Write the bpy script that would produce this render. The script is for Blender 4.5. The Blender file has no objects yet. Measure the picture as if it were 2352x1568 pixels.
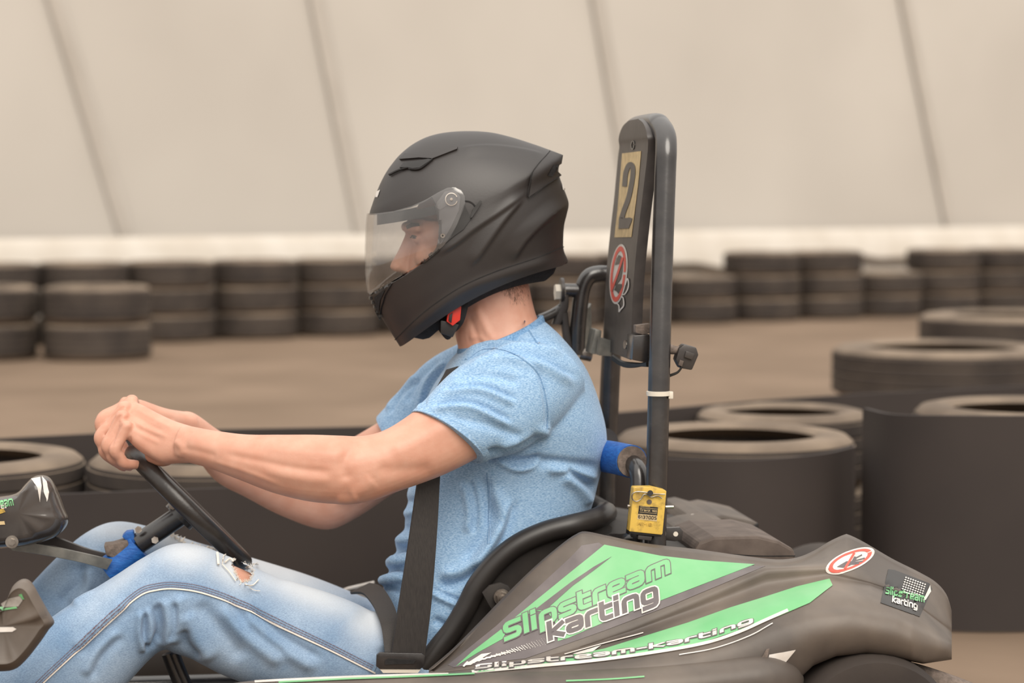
import bpy, bmesh, math, random
import numpy as np
from mathutils import Vector, Matrix
from mathutils.bvhtree import BVHTree
from mathutils.geometry import delaunay_2d_cdt
random.seed(4); RNG = np.random.default_rng(4)
scene = bpy.context.scene
COL = scene.collection

# ------------------------------------------------------------------ camera
FPX, CX, CY = 5070.0, 1176.0, 784.0
DIST, CAMH = 3.9, 1.0
TH = math.atan((CY - 450.0) / FPX)
CAM = np.array([0.0, -DIST, CAMH])
FW = np.array([0, math.cos(TH), -math.sin(TH)]); UP = np.array([0, math.sin(TH), math.cos(TH)]); RT = np.array([1.0, 0, 0])
cd = bpy.data.cameras.new('camera'); cam = bpy.data.objects.new('camera', cd); COL.objects.link(cam)
cam.location = CAM; cam.rotation_euler = (math.pi / 2 - TH, 0, 0)
cd.sensor_width = 36.0; cd.lens = 36.0 * FPX / 2352.0
cd.clip_end = 300
cd.dof.use_dof = True; cd.dof.focus_distance = 3.6; cd.dof.aperture_fstop = 3.2
scene.camera = cam

# ------------------------------------------------------------------ sky, sun, exposure
world = bpy.data.worlds.new('overcast_sky'); scene.world = world; world.use_nodes = True
wn = world.node_tree.nodes; wl = world.node_tree.links; wn.clear()
wo = wn.new('ShaderNodeOutputWorld'); wb = wn.new('ShaderNodeBackground'); wl.new(wb.outputs[0], wo.inputs[0])
tc = wn.new('ShaderNodeTexCoord'); sx = wn.new('ShaderNodeSeparateXYZ'); wl.new(tc.outputs['Generated'], sx.inputs[0])
rp = wn.new('ShaderNodeValToRGB'); wl.new(sx.outputs[2], rp.inputs[0]); wl.new(rp.outputs[0], wb.inputs[0])
rp.color_ramp.elements[0].position = 0.0; rp.color_ramp.elements[0].color = (0.60, 0.555, 0.51, 1)
rp.color_ramp.elements[1].position = 1.0; rp.color_ramp.elements[1].color = (1.75, 1.70, 1.62, 1)
wb.inputs[1].default_value = 1.0
sd = bpy.data.lights.new('sun', 'SUN'); sun = bpy.data.objects.new('sun', sd); COL.objects.link(sun)
sd.energy = 2.2; sd.angle = math.radians(40); sd.color = (1.0, 0.93, 0.83)
sun.rotation_euler = (math.radians(46), math.radians(17), 0)
vs = scene.view_settings
vs.view_transform = 'Standard'; vs.look = 'None'; vs.gamma = 1.0; vs.use_curve_mapping = False
vs.exposure = 0.12

# ------------------------------------------------------------------ coordinate helpers
PSI = math.radians(8.0)                       # the kart points a little towards the camera
FWD = np.array([-math.cos(PSI), -math.sin(PSI), 0.0]); LAT = np.array([-math.sin(PSI), math.cos(PSI), 0.0])
ZUP = np.array([0, 0, 1.0])
def ray(px, py):
    d = RT * ((px - CX) / FPX) - UP * ((py - CY) / FPX) + FW
    return d
def K(px, py, l):                              # point of the kart's lengthwise plane at lateral offset l
    d = ray(px, py); t = (l - LAT @ CAM) / (LAT @ d); return CAM + t * d
def W(px, py, dep):                            # point at a world depth from the camera
    d = ray(px, py); return CAM + d * (dep / d[1])
def proj(V):
    R = V - CAM; dep = R @ FW
    return np.stack([CX + FPX * (R @ RT) / dep, CY - FPX * (R @ UP) / dep], 1)
def unit(v): return v / (np.linalg.norm(v) + 1e-12)
def spl(P, n):                                 # Catmull-Rom through the rows of P
    P = np.asarray(P, float); k = len(P)
    if k == 2: return P[0] + np.linspace(0, 1, n)[:, None] * (P[1] - P[0])
    Q = np.vstack([2 * P[0] - P[1], P, 2 * P[-1] - P[-2]])
    u = np.linspace(0, k - 1, n); i = np.minimum(u.astype(int), k - 2); t = (u - i)[:, None]
    a, b, c, d = Q[i], Q[i + 1], Q[i + 2], Q[i + 3]
    return 0.5 * (2 * b + (c - a) * t + (2 * a - 5 * b + 4 * c - d) * t**2 + (3 * b - a - 3 * c + d) * t**3)

class Geo:
    def __init__(s): s.V = []; s.F = []; s.n = 0
    def add(s, V, F):
        s.V.append(np.asarray(V, float)); s.F += [tuple(i + s.n for i in f) for f in F]; s.n += len(V); return s
    def arr(s): return np.vstack(s.V) if s.V else np.zeros((0, 3))
    def grid(s, G, closed=False, caps=False):  # G (n, m, 3); closed = rings close on themselves
        G = np.asarray(G, float); n, m = G.shape[:2]; F = []
        mm = m if closed else m - 1
        for i in range(n - 1):
            for j in range(mm):
                k = (j + 1) % m
                F.append((i * m + j, i * m + k, (i + 1) * m + k, (i + 1) * m + j))
        V = G.reshape(-1, 3)
        if caps:
            V = np.vstack([V, G[0].mean(0), G[-1].mean(0)]); a = n * m
            for j in range(m):
                k = (j + 1) % m
                F.append((a, k, j)); F.append((a + 1, (n - 1) * m + j, (n - 1) * m + k))
        return s.add(V, F)
    def tube(s, P, r, m=12, n=None, caps=True):  # round bar along points, end radii rounded
        P = np.asarray(P, float)
        if n: 
            r = spl(np.broadcast_to(np.asarray(r, float).reshape(-1, 1), (len(P), 1)).copy(), n)[:, 0]; P = spl(P, n)
        r = np.broadcast_to(np.asarray(r, float), (len(P),))
        T = np.gradient(P, axis=0); ref = None; R = []
        for i in range(len(P)):
            t = unit(T[i])
            if ref is None: ref = unit(np.cross(t, [0.31, 0.2, 0.93] if abs(t[2]) < .9 else [1, 0.1, 0]))
            ref = unit(ref - t * (ref @ t)); b = np.cross(t, ref)
            a = np.arange(m) * 2 * math.pi / m
            R.append(P[i] + r[i] * (np.cos(a)[:, None] * ref + np.sin(a)[:, None] * b))
        return s.grid(np.array(R), True, caps)
    def ball(s, c, r, k=10):
        R = []
        for i in range(1, k):
            f = math.pi * i / k; a = np.arange(2 * k) * math.pi / k
            R.append(np.stack([np.cos(a) * math.sin(f), np.sin(a) * math.sin(f), 0 * a + math.cos(f)], 1) * np.asarray(r) + np.asarray(c))
        return s.grid(np.array(R), True, True)
    def chain(s, P, r, n=26, m=14):             # skinned finger-like chain with round ends
        P = np.asarray(P, float); s.tube(P, r, m, n); s.ball(P[0], r[0] * .99, 8); s.ball(P[-1], r[-1] * .99, 8); return s
    def loft(s, secs, n=40, m=36, e=2.0, shrink=0.0, caps=True, lateral=False):
        # secs rows: (A point, B point, half thickness) across the section
        A = spl(np.array([q[0] for q in secs]), n); B = spl(np.array([q[1] for q in secs]), n)
        w = spl(np.array([[q[2]] for q in secs]), n)[:, 0]
        C = (A + B) / 2; H = (B - A) / 2; T = np.gradient(C, axis=0)
        a = np.arange(m) * 2 * math.pi / m; ca = np.cos(a); sa = np.sin(a)
        ca = np.sign(ca) * np.abs(ca) ** (2 / e); sa = np.sign(sa) * np.abs(sa) ** (2 / e); R = []
        for i in range(n):
            h = np.linalg.norm(H[i]); x = H[i] / (h + 1e-9)
            z = LAT if lateral else unit(np.cross(x, unit(T[i])))
            if not lateral and abs(z @ LAT) < .05: z = LAT
            if z @ LAT < 0: z = -z
            hh = max(h - shrink, .003); ww = max(w[i] - shrink, .003)
            R.append(C[i] + hh * ca[:, None] * x + ww * sa[:, None] * z)
        return s.grid(np.array(R), True, caps)
    def box(s, c, ax, ay, az):
        c, ax, ay, az = map(np.asarray, (c, ax, ay, az)); V = []
        for k in (-1, 1):
            for a, b in ((-1, -1), (1, -1), (1, 1), (-1, 1)): V.append(c + a * ax + b * ay + k * az)
        return s.add(V, [(3, 2, 1, 0), (4, 5, 6, 7), (0, 1, 5, 4), (1, 2, 6, 5), (2, 3, 7, 6), (3, 0, 4, 7)])
def S(ax, ay, bx, by, l, w, lb=None):          # section from two pixels
    return (K(ax, ay, l), K(bx, by, l if lb is None else lb), w)

def mesh_from(name, V, F):
    me = bpy.data.meshes.new(name); me.from_pydata([tuple(v) for v in V], [], F); me.update(); return me
def fix_normals(me):
    bm = bmesh.new(); bm.from_mesh(me); bmesh.ops.recalc_face_normals(bm, faces=bm.faces); bm.to_mesh(me); bm.free()
def link(name, me, mat, parent=None, smooth=True, ang=40):
    o = bpy.data.objects.new(name, me); COL.objects.link(o)
    if mat is not None:
        me.materials.clear(); me.materials.append(M[mat] if isinstance(mat, str) else mat)
    if smooth:
        me.polygons.foreach_set('use_smooth', [True] * len(me.polygons))
        if ang and len(me.polygons) < 200000:
            try: me.set_sharp_from_angle(angle=math.radians(ang))
            except Exception: pass
    if parent is not None:
        o.parent = parent; r = parent
        while r.parent is not None: r = r.parent
        o.matrix_parent_inverse = Matrix.Translation(-r.location) if parent.parent is None else Matrix.Identity(4)
    return o
def part(name, geo, mat, parent=None, smooth=True, ang=40, bevel=0, label=None):
    me = mesh_from(name, geo.arr(), geo.F); fix_normals(me)
    if bevel:
        bm = bmesh.new(); bm.from_mesh(me); bmesh.ops.remove_doubles(bm, verts=bm.verts, dist=1e-6)
        ed = [e for e in bm.edges if len(e.link_faces) == 2 and e.calc_face_angle(0) > .5]
        bmesh.ops.bevel(bm, geom=ed, offset=bevel, segments=2, profile=.6, affect='EDGES', clamp_overlap=True)
        bm.to_mesh(me); bm.free()
    o = link(name, me, mat, parent, smooth, ang)
    if label: o['label'] = label
    return o
def tag(o, label=None, cat=None, group=None, kind=None):
    if label: o['label'] = label
    if cat: o['category'] = cat
    if group: o['group'] = group
    if kind: o['kind'] = kind
    return o
def empty(name, loc, label, cat, group=None):
    o = bpy.data.objects.new(name, None); COL.objects.link(o); o.location = tuple(loc); o.empty_display_size = .1
    return tag(o, label, cat, group)
def prism(poly, l0, l1):                        # pixel outline at the near plane l0, extruded to l1
    P = np.array([K(x, y, l0) for x, y in poly]); n = len(P); g = Geo()
    V = np.vstack([P, P + LAT * (l1 - l0)])
    tri = delaunay_2d_cdt([Vector(p) for p in poly], [], [list(range(n))], 1, 1e-6)
    o = {i: src[0] for i, src in enumerate(tri[3]) if src}
    F = []
    for f in tri[2]:
        if all(i in o for i in f):
            F.append(tuple(o[i] for i in f)); F.append(tuple(o[i] + n for i in reversed(f)))
    F += [(i, i + n, (i + 1) % n + n, (i + 1) % n) for i in range(n)]
    return g.add(V, F)
def remesh(geo, vox, smooth=4, name='body'):
    me = mesh_from('tmp', geo.arr(), geo.F); fix_normals(me)
    o = bpy.data.objects.new('tmp', me); COL.objects.link(o)
    m = o.modifiers.new('r', 'REMESH'); m.mode = 'VOXEL'; m.voxel_size = vox
    if smooth:
        q = o.modifiers.new('s', 'SMOOTH'); q.factor = .5; q.iterations = smooth
    dg = bpy.context.evaluated_depsgraph_get(); dg.update()
    out = bpy.data.meshes.new_from_object(o.evaluated_get(dg)); out.name = name
    bpy.data.objects.remove(o); bpy.data.meshes.remove(me); return out
def get_v(me):
    a = np.empty(len(me.vertices) * 3); me.vertices.foreach_get('co', a); return a.reshape(-1, 3)
def get_n(me):
    a = np.empty(len(me.vertices) * 3); me.vertices.foreach_get('normal', a); return a.reshape(-1, 3)
def set_v(me, V): me.vertices.foreach_set('co', V.ravel()); me.update()
def sdist(P, path):                             # signed distance to a polyline in pixels and the share along it
    path = np.asarray(path, float); best = np.full(len(P), 1e9); sg = np.ones(len(P)); al = np.zeros(len(P))
    L = np.r_[0, np.cumsum(np.linalg.norm(np.diff(path, axis=0), axis=1))]
    for i in range(len(path) - 1):
        a, d = path[i], path[i + 1] - path[i]; q = P - a; t = np.clip(q @ d / (d @ d), 0, 1)
        e = q - t[:, None] * d; dd = np.hypot(e[:, 0], e[:, 1]); m = dd < best
        cr = d[0] * q[:, 1] - d[1] * q[:, 0]
        best[m] = dd[m]; sg[m] = np.where(cr[m] > 0, 1, -1); al[m] = ((L[i] + t * (L[i + 1] - L[i])) / L[-1])[m]
    return best * sg, al
def sculpt(me, strokes, mirror=False, l0=None):
    # strokes: (path px, width px, height m, kind); kinds: bump, groove pairs, step
    V = get_v(me); N = get_n(me).copy(); Q = V.copy(); Nn = N.copy()
    if mirror:
        l = V @ LAT; far = l > 0; Q[far] -= 2 * l[far][:, None] * LAT
        Nn[far] -= 2 * (N[far] @ LAT)[:, None] * LAT
    P = proj(Q); vd = Q - CAM; vd /= np.linalg.norm(vd, axis=1)[:, None]
    face = np.clip(-(Nn * vd).sum(1) * 2.2 + .25, 0, 1)
    lat = Q @ LAT
    off = np.zeros(len(V))
    for st in strokes:
        path, w, amp, kind = st[:4]; lim = st[4] if len(st) > 4 else None
        path = spl(np.array(path, float), max(2, 8 * (len(path) - 1) + 1))
        lo = path.min(0) - 3 * w; hi = path.max(0) + 3 * w
        sel = np.where((P[:, 0] > lo[0]) & (P[:, 0] < hi[0]) & (P[:, 1] > lo[1]) & (P[:, 1] < hi[1]) & (face > 0))[0]
        if lim is not None: sel = sel[(lat[sel] > lim[0]) & (lat[sel] < lim[1])]
        if len(sel) == 0: continue
        d, al = sdist(P[sel], path)
        end = np.clip(np.minimum(al, 1 - al) * 6, 0, 1) if kind != 'flat' else np.ones(len(al)); end = end * end * (3 - 2 * end)
        if kind == 'bump': f = np.exp(-(d / w) ** 2)
        elif kind == 'flat': f = np.exp(-(d / w) ** 2)
        elif kind == 'step':
            q_ = np.clip(1 + d / (.75 * w), 0, 1); f = np.where(d > 0, np.clip(1 - d / (2.6 * w), 0, 1) ** 1.5, q_ * q_ * (3 - 2 * q_))
        elif kind == 'fold': f = np.exp(-((d - .5 * w) / (.7 * w)) ** 2) - .9 * np.exp(-((d + .5 * w) / (.55 * w)) ** 2)
        off[sel] += amp * f * end * face[sel]
    V = V + N * off[:, None]; set_v(me, V)
def bvh_of(o): return BVHTree.FromPolygons([Vector(v) for v in get_v(o.data)], [tuple(p.vertices) for p in o.data.polygons])
class Surf:
    def __init__(s, *objs): s.b = [bvh_of(o) for o in objs]; s.last = None
    def hit(s, px, py):
        d = ray(px, py); d = d / np.linalg.norm(d); best = None
        for b in s.b:
            h = b.ray_cast(Vector(CAM), Vector(d))
            if h[0] is not None and (best is None or h[3] < best[2]): best = (np.array(h[0]), np.array(h[1]), h[3])
        if best is None:
            if s.last is None: return CAM + d * 3.6, -d
            p, n = s.last; t0 = np.linalg.norm(p - CAM); t = ((p - CAM) @ n) / (d @ n) if abs(d @ n) > .15 else t0
            return CAM + d * (t if abs(t - t0) < .02 else t0), n
        p, n = best[0], best[1]
        if n @ d > 0: n = -n
        s.last = (p, n); return p, n
def patch(polys, surf, off=.0012, step=9, thick=0.0, geo=None):   # outlines in pixels laid onto a surface
    g = geo or Geo()
    for poly in polys:
        P = np.asarray(poly, float); n = len(P); pts = []
        for i in range(n):
            a, b = P[i], P[(i + 1) % n]; k = max(1, int(np.linalg.norm(b - a) / step))
            pts += [a + (b - a) * j / k for j in range(k)]
        nb = len(pts); lo, hi = P.min(0), P.max(0); extra = []
        xs = np.arange(lo[0] + step * .5, hi[0], step); ys = np.arange(lo[1] + step * .5, hi[1], step)
        if len(xs) and len(ys):
            G = np.stack(np.meshgrid(xs, ys), -1).reshape(-1, 2); B = np.array(pts)
            ins = np.zeros(len(G), bool); j = nb - 1
            for i in range(nb):
                xi, yi, xj, yj = B[i, 0], B[i, 1], B[j, 0], B[j, 1]
                c = ((yi > G[:, 1]) != (yj > G[:, 1])) & (G[:, 0] < (xj - xi) * (G[:, 1] - yi) / (yj - yi + 1e-12) + xi); ins ^= c; j = i
            G = G[ins]
            if len(G):
                dm = np.min(np.linalg.norm(G[:, None] - B[None], axis=2), 1); extra = list(G[dm > step * .35])
        r = delaunay_2d_cdt([Vector(p) for p in pts + extra], [], [list(range(nb))], 1, 1e-4)
        V = []; Nn = []
        s0 = surf.last
        for v in r[0]:
            p, nn = surf.hit(v[0], v[1]); V.append(p + nn * off); Nn.append(nn)
        X2 = np.array([[v[0], v[1]] for v in r[0]]); V = np.array(V); tt_ = np.linalg.norm(V - CAM, axis=1)
        if len(V) > 5:                              # a vertex that slipped past the edge goes back to its neighbours' depth
            nn_ = np.argsort(((X2[:, None] - X2[None]) ** 2).sum(2), axis=1)[:, 1:8]; md = np.median(tt_[nn_], axis=1)
            bad = np.abs(tt_ - md) > .13; md2 = np.where(bad, np.median(tt_), md)
            fix = np.where(np.abs(md - np.median(tt_)) > .25, md2, md)
            V[bad] = CAM + (V[bad] - CAM) * (fix[bad] / tt_[bad])[:, None]
        elif len(V) > 2:
            md = np.median(tt_); bad = np.abs(tt_ - md) > .13; V[bad] = CAM + (V[bad] - CAM) * (md / tt_[bad])[:, None]
        V = list(V)
        F = [tuple(reversed(f)) for f in r[2]]
        if thick:
            V = np.array(V); Nn = np.array(Nn); m = len(V); cnt = {}
            for f in F:
                for a, b in zip(f, f[1:] + f[:1]): cnt[(a, b)] = 1
            side = [(b, a, a + m, b + m) for (a, b) in cnt if (b, a) not in cnt]
            F = F + side; V = np.vstack([V, V - Nn * thick])
        g.add(V, F)
    return g
def ribbon_px(path, w, n=None):                 # outline of a band around a pixel path
    p = spl(np.array(path, float), n or 8 * len(path)); t = np.gradient(p, axis=0); t /= np.linalg.norm(t, axis=1)[:, None]
    q = np.stack([-t[:, 1], t[:, 0]], 1); ww = spl(np.asarray(w, float).reshape(-1, 1), len(p)) / 2 if np.ndim(w) else w / 2
    return np.vstack([p + q * ww, (p - q * ww)[::-1]])
def oval(cx, cy, a, b, rot=0, n=40, a0=0, a1=2 * math.pi):
    t = np.linspace(a0, a1, n, endpoint=abs(a1 - a0) < 6.28); c, s = math.cos(rot), math.sin(rot)
    return np.stack([cx + a * np.cos(t) * c - b * np.sin(t) * s, cy + a * np.cos(t) * s + b * np.sin(t) * c], 1)
GLY = {'S': (1.05, [[(1, 1.3), (0, 1.3), (0, .65), (1, .65), (1, 0), (0, 0)]]), 's': (1, [[(1, 1), (0, 1), (0, .5), (1, .5), (1, 0), (0, 0)]]),
 'l': (.1, [[(0, 1.45), (0, 0)]]), 'i': (.1, [[(0, .93), (0, 0)], [(0, 1.42), (0, 1.46)]]), 'p': (1, [[(0, -.5), (0, 1), (1, 1), (1, 0), (0, 0)]]),
 't': (.65, [[(0, 1.35), (0, 0), (.65, 0)], [(0, 1), (.65, 1)]]), 'r': (.65, [[(0, 0), (0, 1), (.65, 1)]]),
 'e': (1, [[(1, 0), (0, 0), (0, 1), (1, 1), (1, .48), (0, .48)]]), 'a': (1, [[(0, 1), (1, 1), (1, 0), (0, 0), (0, .52), (1, .52)]]),
 'm': (1.5, [[(0, 0), (0, 1), (1.5, 1), (1.5, 0)], [(.75, 1), (.75, 0)]]), 'k': (.95, [[(0, 1.35), (0, 0)], [(.95, 1), (.1, .5), (.95, 0)]]),
 'n': (1, [[(0, 0), (0, 1), (1, 1), (1, 0)]]), 'g': (1, [[(1, 0), (0, 0), (0, 1), (1, 1), (1, -.45), (.1, -.45)]]), '-': (.5, [[(0, .5), (.5, .5)]]),
 'T': (.9, [[(0, 1.3), (.9, 1.3)], [(.45, 1.3), (.45, 0)]]), 'X': (.9, [[(0, 0), (.9, 1.3)], [(0, 1.3), (.9, 0)]]), ' ': (.5, []),
 '0': (.8, [[(0, 0), (0, 1.3), (.8, 1.3), (.8, 0), (0, 0)]]), '1': (.3, [[(0, 1.1), (.25, 1.3), (.25, 0)]]), '3': (.8, [[(0, 1.3), (.8, 1.3), (.8, 0), (0, 0)], [(.2, .68), (.8, .68)]]),
 '5': (.8, [[(.8, 1.3), (0, 1.3), (0, .7), (.8, .7), (.8, 0), (0, 0)]]), '6': (.8, [[(.8, 1.3), (0, 1.3), (0, 0), (.8, 0), (.8, .7), (0, .7)]]),
 '7': (.8, [[(0, 1.3), (.8, 1.3), (.3, 0)]]), 'A': (.9, [[(0, 0), (.45, 1.3), (.9, 0)], [(.2, .4), (.7, .4)]]), 'M': (1.1, [[(0, 0), (0, 1.3), (.55, .5), (1.1, 1.3), (1.1, 0)]]), 'B': (.8, [[(0, 0), (0, 1.3), (.8, 1.3), (.8, 0), (0, 0)], [(0, .66), (.8, .66)]])}
def text_polys(txt, path, h, up, sw=.3, grow=0.0, gap=.50):
    # stroke letters set along a pixel path that they fill from end to end; h x-height px, up unit-ish vector
    tot = sum(GLY[c][0] for c in txt) + gap * (len(txt) - 1) + sw
    p = np.array(path, float); p = spl(p, 60) if len(p) > 2 else spl(p, 2); L = np.r_[0, np.cumsum(np.linalg.norm(np.diff(p, axis=0), axis=1))]
    ux = L[-1] / tot; up = np.asarray(up, float); out = []; x = sw / 2
    def mp(u, v):
        s_ = min(max(u * ux, 0), L[-1]); i = min(np.searchsorted(L, s_, 'right') - 1, len(p) - 2)
        t = (s_ - L[i]) / (L[i + 1] - L[i]); base = p[i] + (p[i + 1] - p[i]) * t
        return base + up * (h * v)
    ky = h / (1 + sw)
    for c in txt:
        wd, strokes = GLY[c]
        for st in strokes:
            P_ = [np.array(q, float) for q in st]; path_ = [P_[0]]
            for i in range(1, len(P_) - 1):         # round the corners of the stroke
                a_, v_, b_ = P_[i - 1], P_[i], P_[i + 1]; la, lb = np.linalg.norm(v_ - a_), np.linalg.norm(b_ - v_)
                ra, rb = min(.30, la * .5), min(.30, lb * .5); p0_ = v_ + (a_ - v_) / la * ra; p2_ = v_ + (b_ - v_) / lb * rb
                path_ += [(1 - t_) ** 2 * p0_ + 2 * t_ * (1 - t_) * v_ + t_ * t_ * p2_ for t_ in (0, .33, .67, 1)]
            path_.append(P_[-1]); nseg = len(path_) - 1
            path_ = [p for i, p in enumerate(path_) if i == 0 or np.linalg.norm(p - path_[i - 1]) > 1e-6]; nseg = len(path_) - 1
            bd = unit(mp(x + 1.0, 0) - mp(x, 0))
            ax_ = lambda w2: w2[0] * ux * bd + w2[1] * ky * up
            ds = [unit(path_[i + 1] - path_[i]) for i in range(nseg)]; pts_ = []; offs = []
            for i in range(nseg + 1):
                d0, d1 = ds[max(i - 1, 0)], ds[min(i, nseg - 1)]; q = unit(np.array([-(d0 + d1)[1], (d0 + d1)[0]])); k_ = 1 / max(.6, q @ np.array([-d0[1], d0[0]]))
                nv = ax_(q); offs.append(nv * (sw / 2) * k_ + unit(nv) * grow * k_)
                c_ = mp(x + path_[i][0], (path_[i][1] + sw / 2) / (1 + sw))
                if i in (0, nseg):
                    tv = ax_(ds[0] if i == 0 else ds[-1]); c_ = c_ + (tv * sw / 2 + unit(tv) * grow) * (-1 if i == 0 else 1)
                pts_.append(c_)
            for i in range(nseg): out.append([pts_[i] - offs[i], pts_[i + 1] - offs[i + 1], pts_[i + 1] + offs[i + 1], pts_[i] + offs[i]])
        x += wd + gap
    return out

# ------------------------------------------------------------------ materials
M = {}
def mat(name, col, rough=.6, col2=None, scale=20, detail=4, bump=0, bscale=60, metal=0, coat=0, stretch=None, lo=.35, hi=.65, spec=.5, sss=0, sheen=0, coords='Object'):
    m = bpy.data.materials.new(name); m.use_nodes = True; nt = m.node_tree; b = nt.nodes['Principled BSDF']; M[name] = m
    b.inputs['Base Color'].default_value = (*col, 1); b.inputs['Roughness'].default_value = rough; b.inputs['Metallic'].default_value = metal
    b.inputs['Specular IOR Level'].default_value = spec; b.inputs['Coat Weight'].default_value = coat
    if sheen: b.inputs['Sheen Weight'].default_value = sheen
    if sss:
        b.inputs['Subsurface Weight'].default_value = sss; b.inputs['Subsurface Radius'].default_value = (1, .35, .2); b.inputs['Subsurface Scale'].default_value = .006
    t = nt.nodes.new('ShaderNodeTexCoord'); mp = nt.nodes.new('ShaderNodeMapping'); nt.links.new(t.outputs[coords], mp.inputs[0])
    if stretch: mp.inputs['Scale'].default_value = stretch[:3]; mp.inputs['Rotation'].default_value = tuple(math.radians(q) for q in stretch[3:6]) if len(stretch) > 3 else (0, 0, 0)
    if col2 is not None:
        n = nt.nodes.new('ShaderNodeTexNoise'); n.inputs['Scale'].default_value = scale; n.inputs['Detail'].default_value = detail; nt.links.new(mp.outputs[0], n.inputs['Vector'])
        r = nt.nodes.new('ShaderNodeValToRGB'); r.color_ramp.elements[0].position = lo; r.color_ramp.elements[1].position = hi
        r.color_ramp.elements[0].color = (*col, 1); r.color_ramp.elements[1].color = (*col2, 1)
        nt.links.new(n.outputs['Fac'], r.inputs[0]); nt.links.new(r.outputs[0], b.inputs['Base Color'])
    if bump:
        n2 = nt.nodes.new('ShaderNodeTexNoise'); n2.inputs['Scale'].default_value = bscale; n2.inputs['Detail'].default_value = 5; nt.links.new(mp.outputs[0], n2.inputs['Vector'])
        bp = nt.nodes.new('ShaderNodeBump'); bp.inputs['Strength'].default_value = bump; bp.inputs['Distance'].default_value = .002
        nt.links.new(n2.outputs['Fac'], bp.inputs['Height']); nt.links.new(bp.outputs[0], b.inputs['Normal'])
    return m
mat('asphalt', (.165, .116, .080), .9, (.215, .153, .108), 1.1, 6, .25, 30, spec=.2)
mat('tent', (.455, .415, .37), .8, (.505, .463, .414), .45, 3, spec=.2)
mat('tent_seam', (.438, .396, .35), .8, (.482, .438, .39), 2, spec=.2)
mat('tent_skirt', (.60, .55, .49), .8, (.53, .475, .41), 3, spec=.2)
mat('tyre', (.034, .027, .024), .75, (.06, .047, .039), 5, 5, .3, 40, spec=.3)
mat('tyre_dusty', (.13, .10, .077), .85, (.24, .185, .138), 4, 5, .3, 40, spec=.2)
mat('belt_rubber', (.034, .027, .025), .7, (.046, .036, .032), 2, 3, spec=.3)
mat('skin', (.56, .27, .185), .5, (.63, .345, .25), 28, 5, .10, 260, sss=.12, lo=.3, hi=.7)
mat('shirt', (.175, .315, .515), .9, (.385, .55, .735), 560, 3, .25, 500, stretch=(.45, .45, 1.5), lo=.34, hi=.66, spec=.1, sheen=.2)
mat('collar', (.13, .265, .46), .9, (.25, .41, .62), 300, 3, .3, 500, spec=.1)
mat('hair', (.05, .03, .018), .6)
mat('helmet', (.0165, .0125, .0115), .5, (.023, .018, .0165), 9, 5, .05, 300, spec=.75)
mat('visor_plate', (.13, .125, .13), .35)  # plate colour raised to grey, mostly standing in for the visor's reflection
mat('helmet_trim', (.018, .016, .015), .4)
mat('padding', (.012, .011, .011), .95, (.02, .018, .018), 80, 3, .4, 300)
mat('black_metal', (.020, .0175, .0175), .24, (.036, .031, .029), 30, 5, .06, 120, spec=.9)
mat('matte_metal', (.036, .030, .028), .42, (.055, .046, .042), 30, 5, .08, 120)
mat('wheel_grip', (.02, .0165, .015), .33, (.03, .025, .022), 40, 4, .12, 220)
mat('pod', (.078, .063, .053), .5, (.165, .133, .107), 7, 6, .10, 90, lo=.4, hi=.75)
mat('gloss_plastic', (.045, .039, .037), .16, (.085, .073, .066), 9, 5, .03, 60)
mat('seat_plastic', (.018, .0155, .0145), .38, (.028, .024, .022), 14, 4)
mat('seat_shell', (.016, .013, .012), .7, (.03, .024, .02), 20, 5)
mat('vinyl_dark', (.115, .098, .10), .5, (.16, .138, .138), 18, 5, spec=.4)
mat('vinyl_green', (.145, .43, .18), .42, (.20, .465, .225), 12, 5)
mat('vinyl_white', (.72, .68, .64), .5, (.62, .56, .5), 30, 5)
mat('vinyl_red', (.72, .09, .06), .5)
mat('label_yellow', (.66, .50, .27), .7, (.50, .37, .20), 60, 5)
mat('transponder', (.66, .43, .08), .42, (.30, .19, .05), 75, 7, lo=.5, hi=.72)
mat('steel', (.42, .38, .34), .35, (.22, .18, .15), 60, 5, metal=.9)
mat('grey_steel', (.16, .155, .14), .45, (.26, .25, .22), 40, 6, .1, 90, metal=.55)
mat('blue_tape', (.008, .085, .36), .55, (.02, .15, .5), 70, 4, .5, 200, stretch=(1, 1, 4))
mat('foam', (.20, .155, .13), .95, (.12, .095, .08), 120, 4, .5, 300)
mat('webbing', (.022, .018, .0165), .65, (.034, .028, .025), 200, 2, .2, 500, stretch=(4, 4, .3))
mat('buckle_red', (.62, .035, .02), .35)
mat('thread', (.78, .72, .64), .9)
mat('stitch', (.16, .10, .12), .9)
mat('white_plastic', (.68, .62, .53), .5)
mat('engine_cover', (.066, .052, .043), .6, (.11, .085, .066), 10, 6, .1, 60)
mat('rust', (.080, .058, .047), .7, (.13, .098, .080), 25, 5, .2, 80)
mat('eye_dark', (.03, .02, .015), .4)
mat('grey_scuff', (.22, .195, .17), .8, (.34, .31, .28), 60, 5)
mat('shoe', (.04, .04, .045), .7)
mat('wire', (.02, .018, .016), .5)
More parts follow.
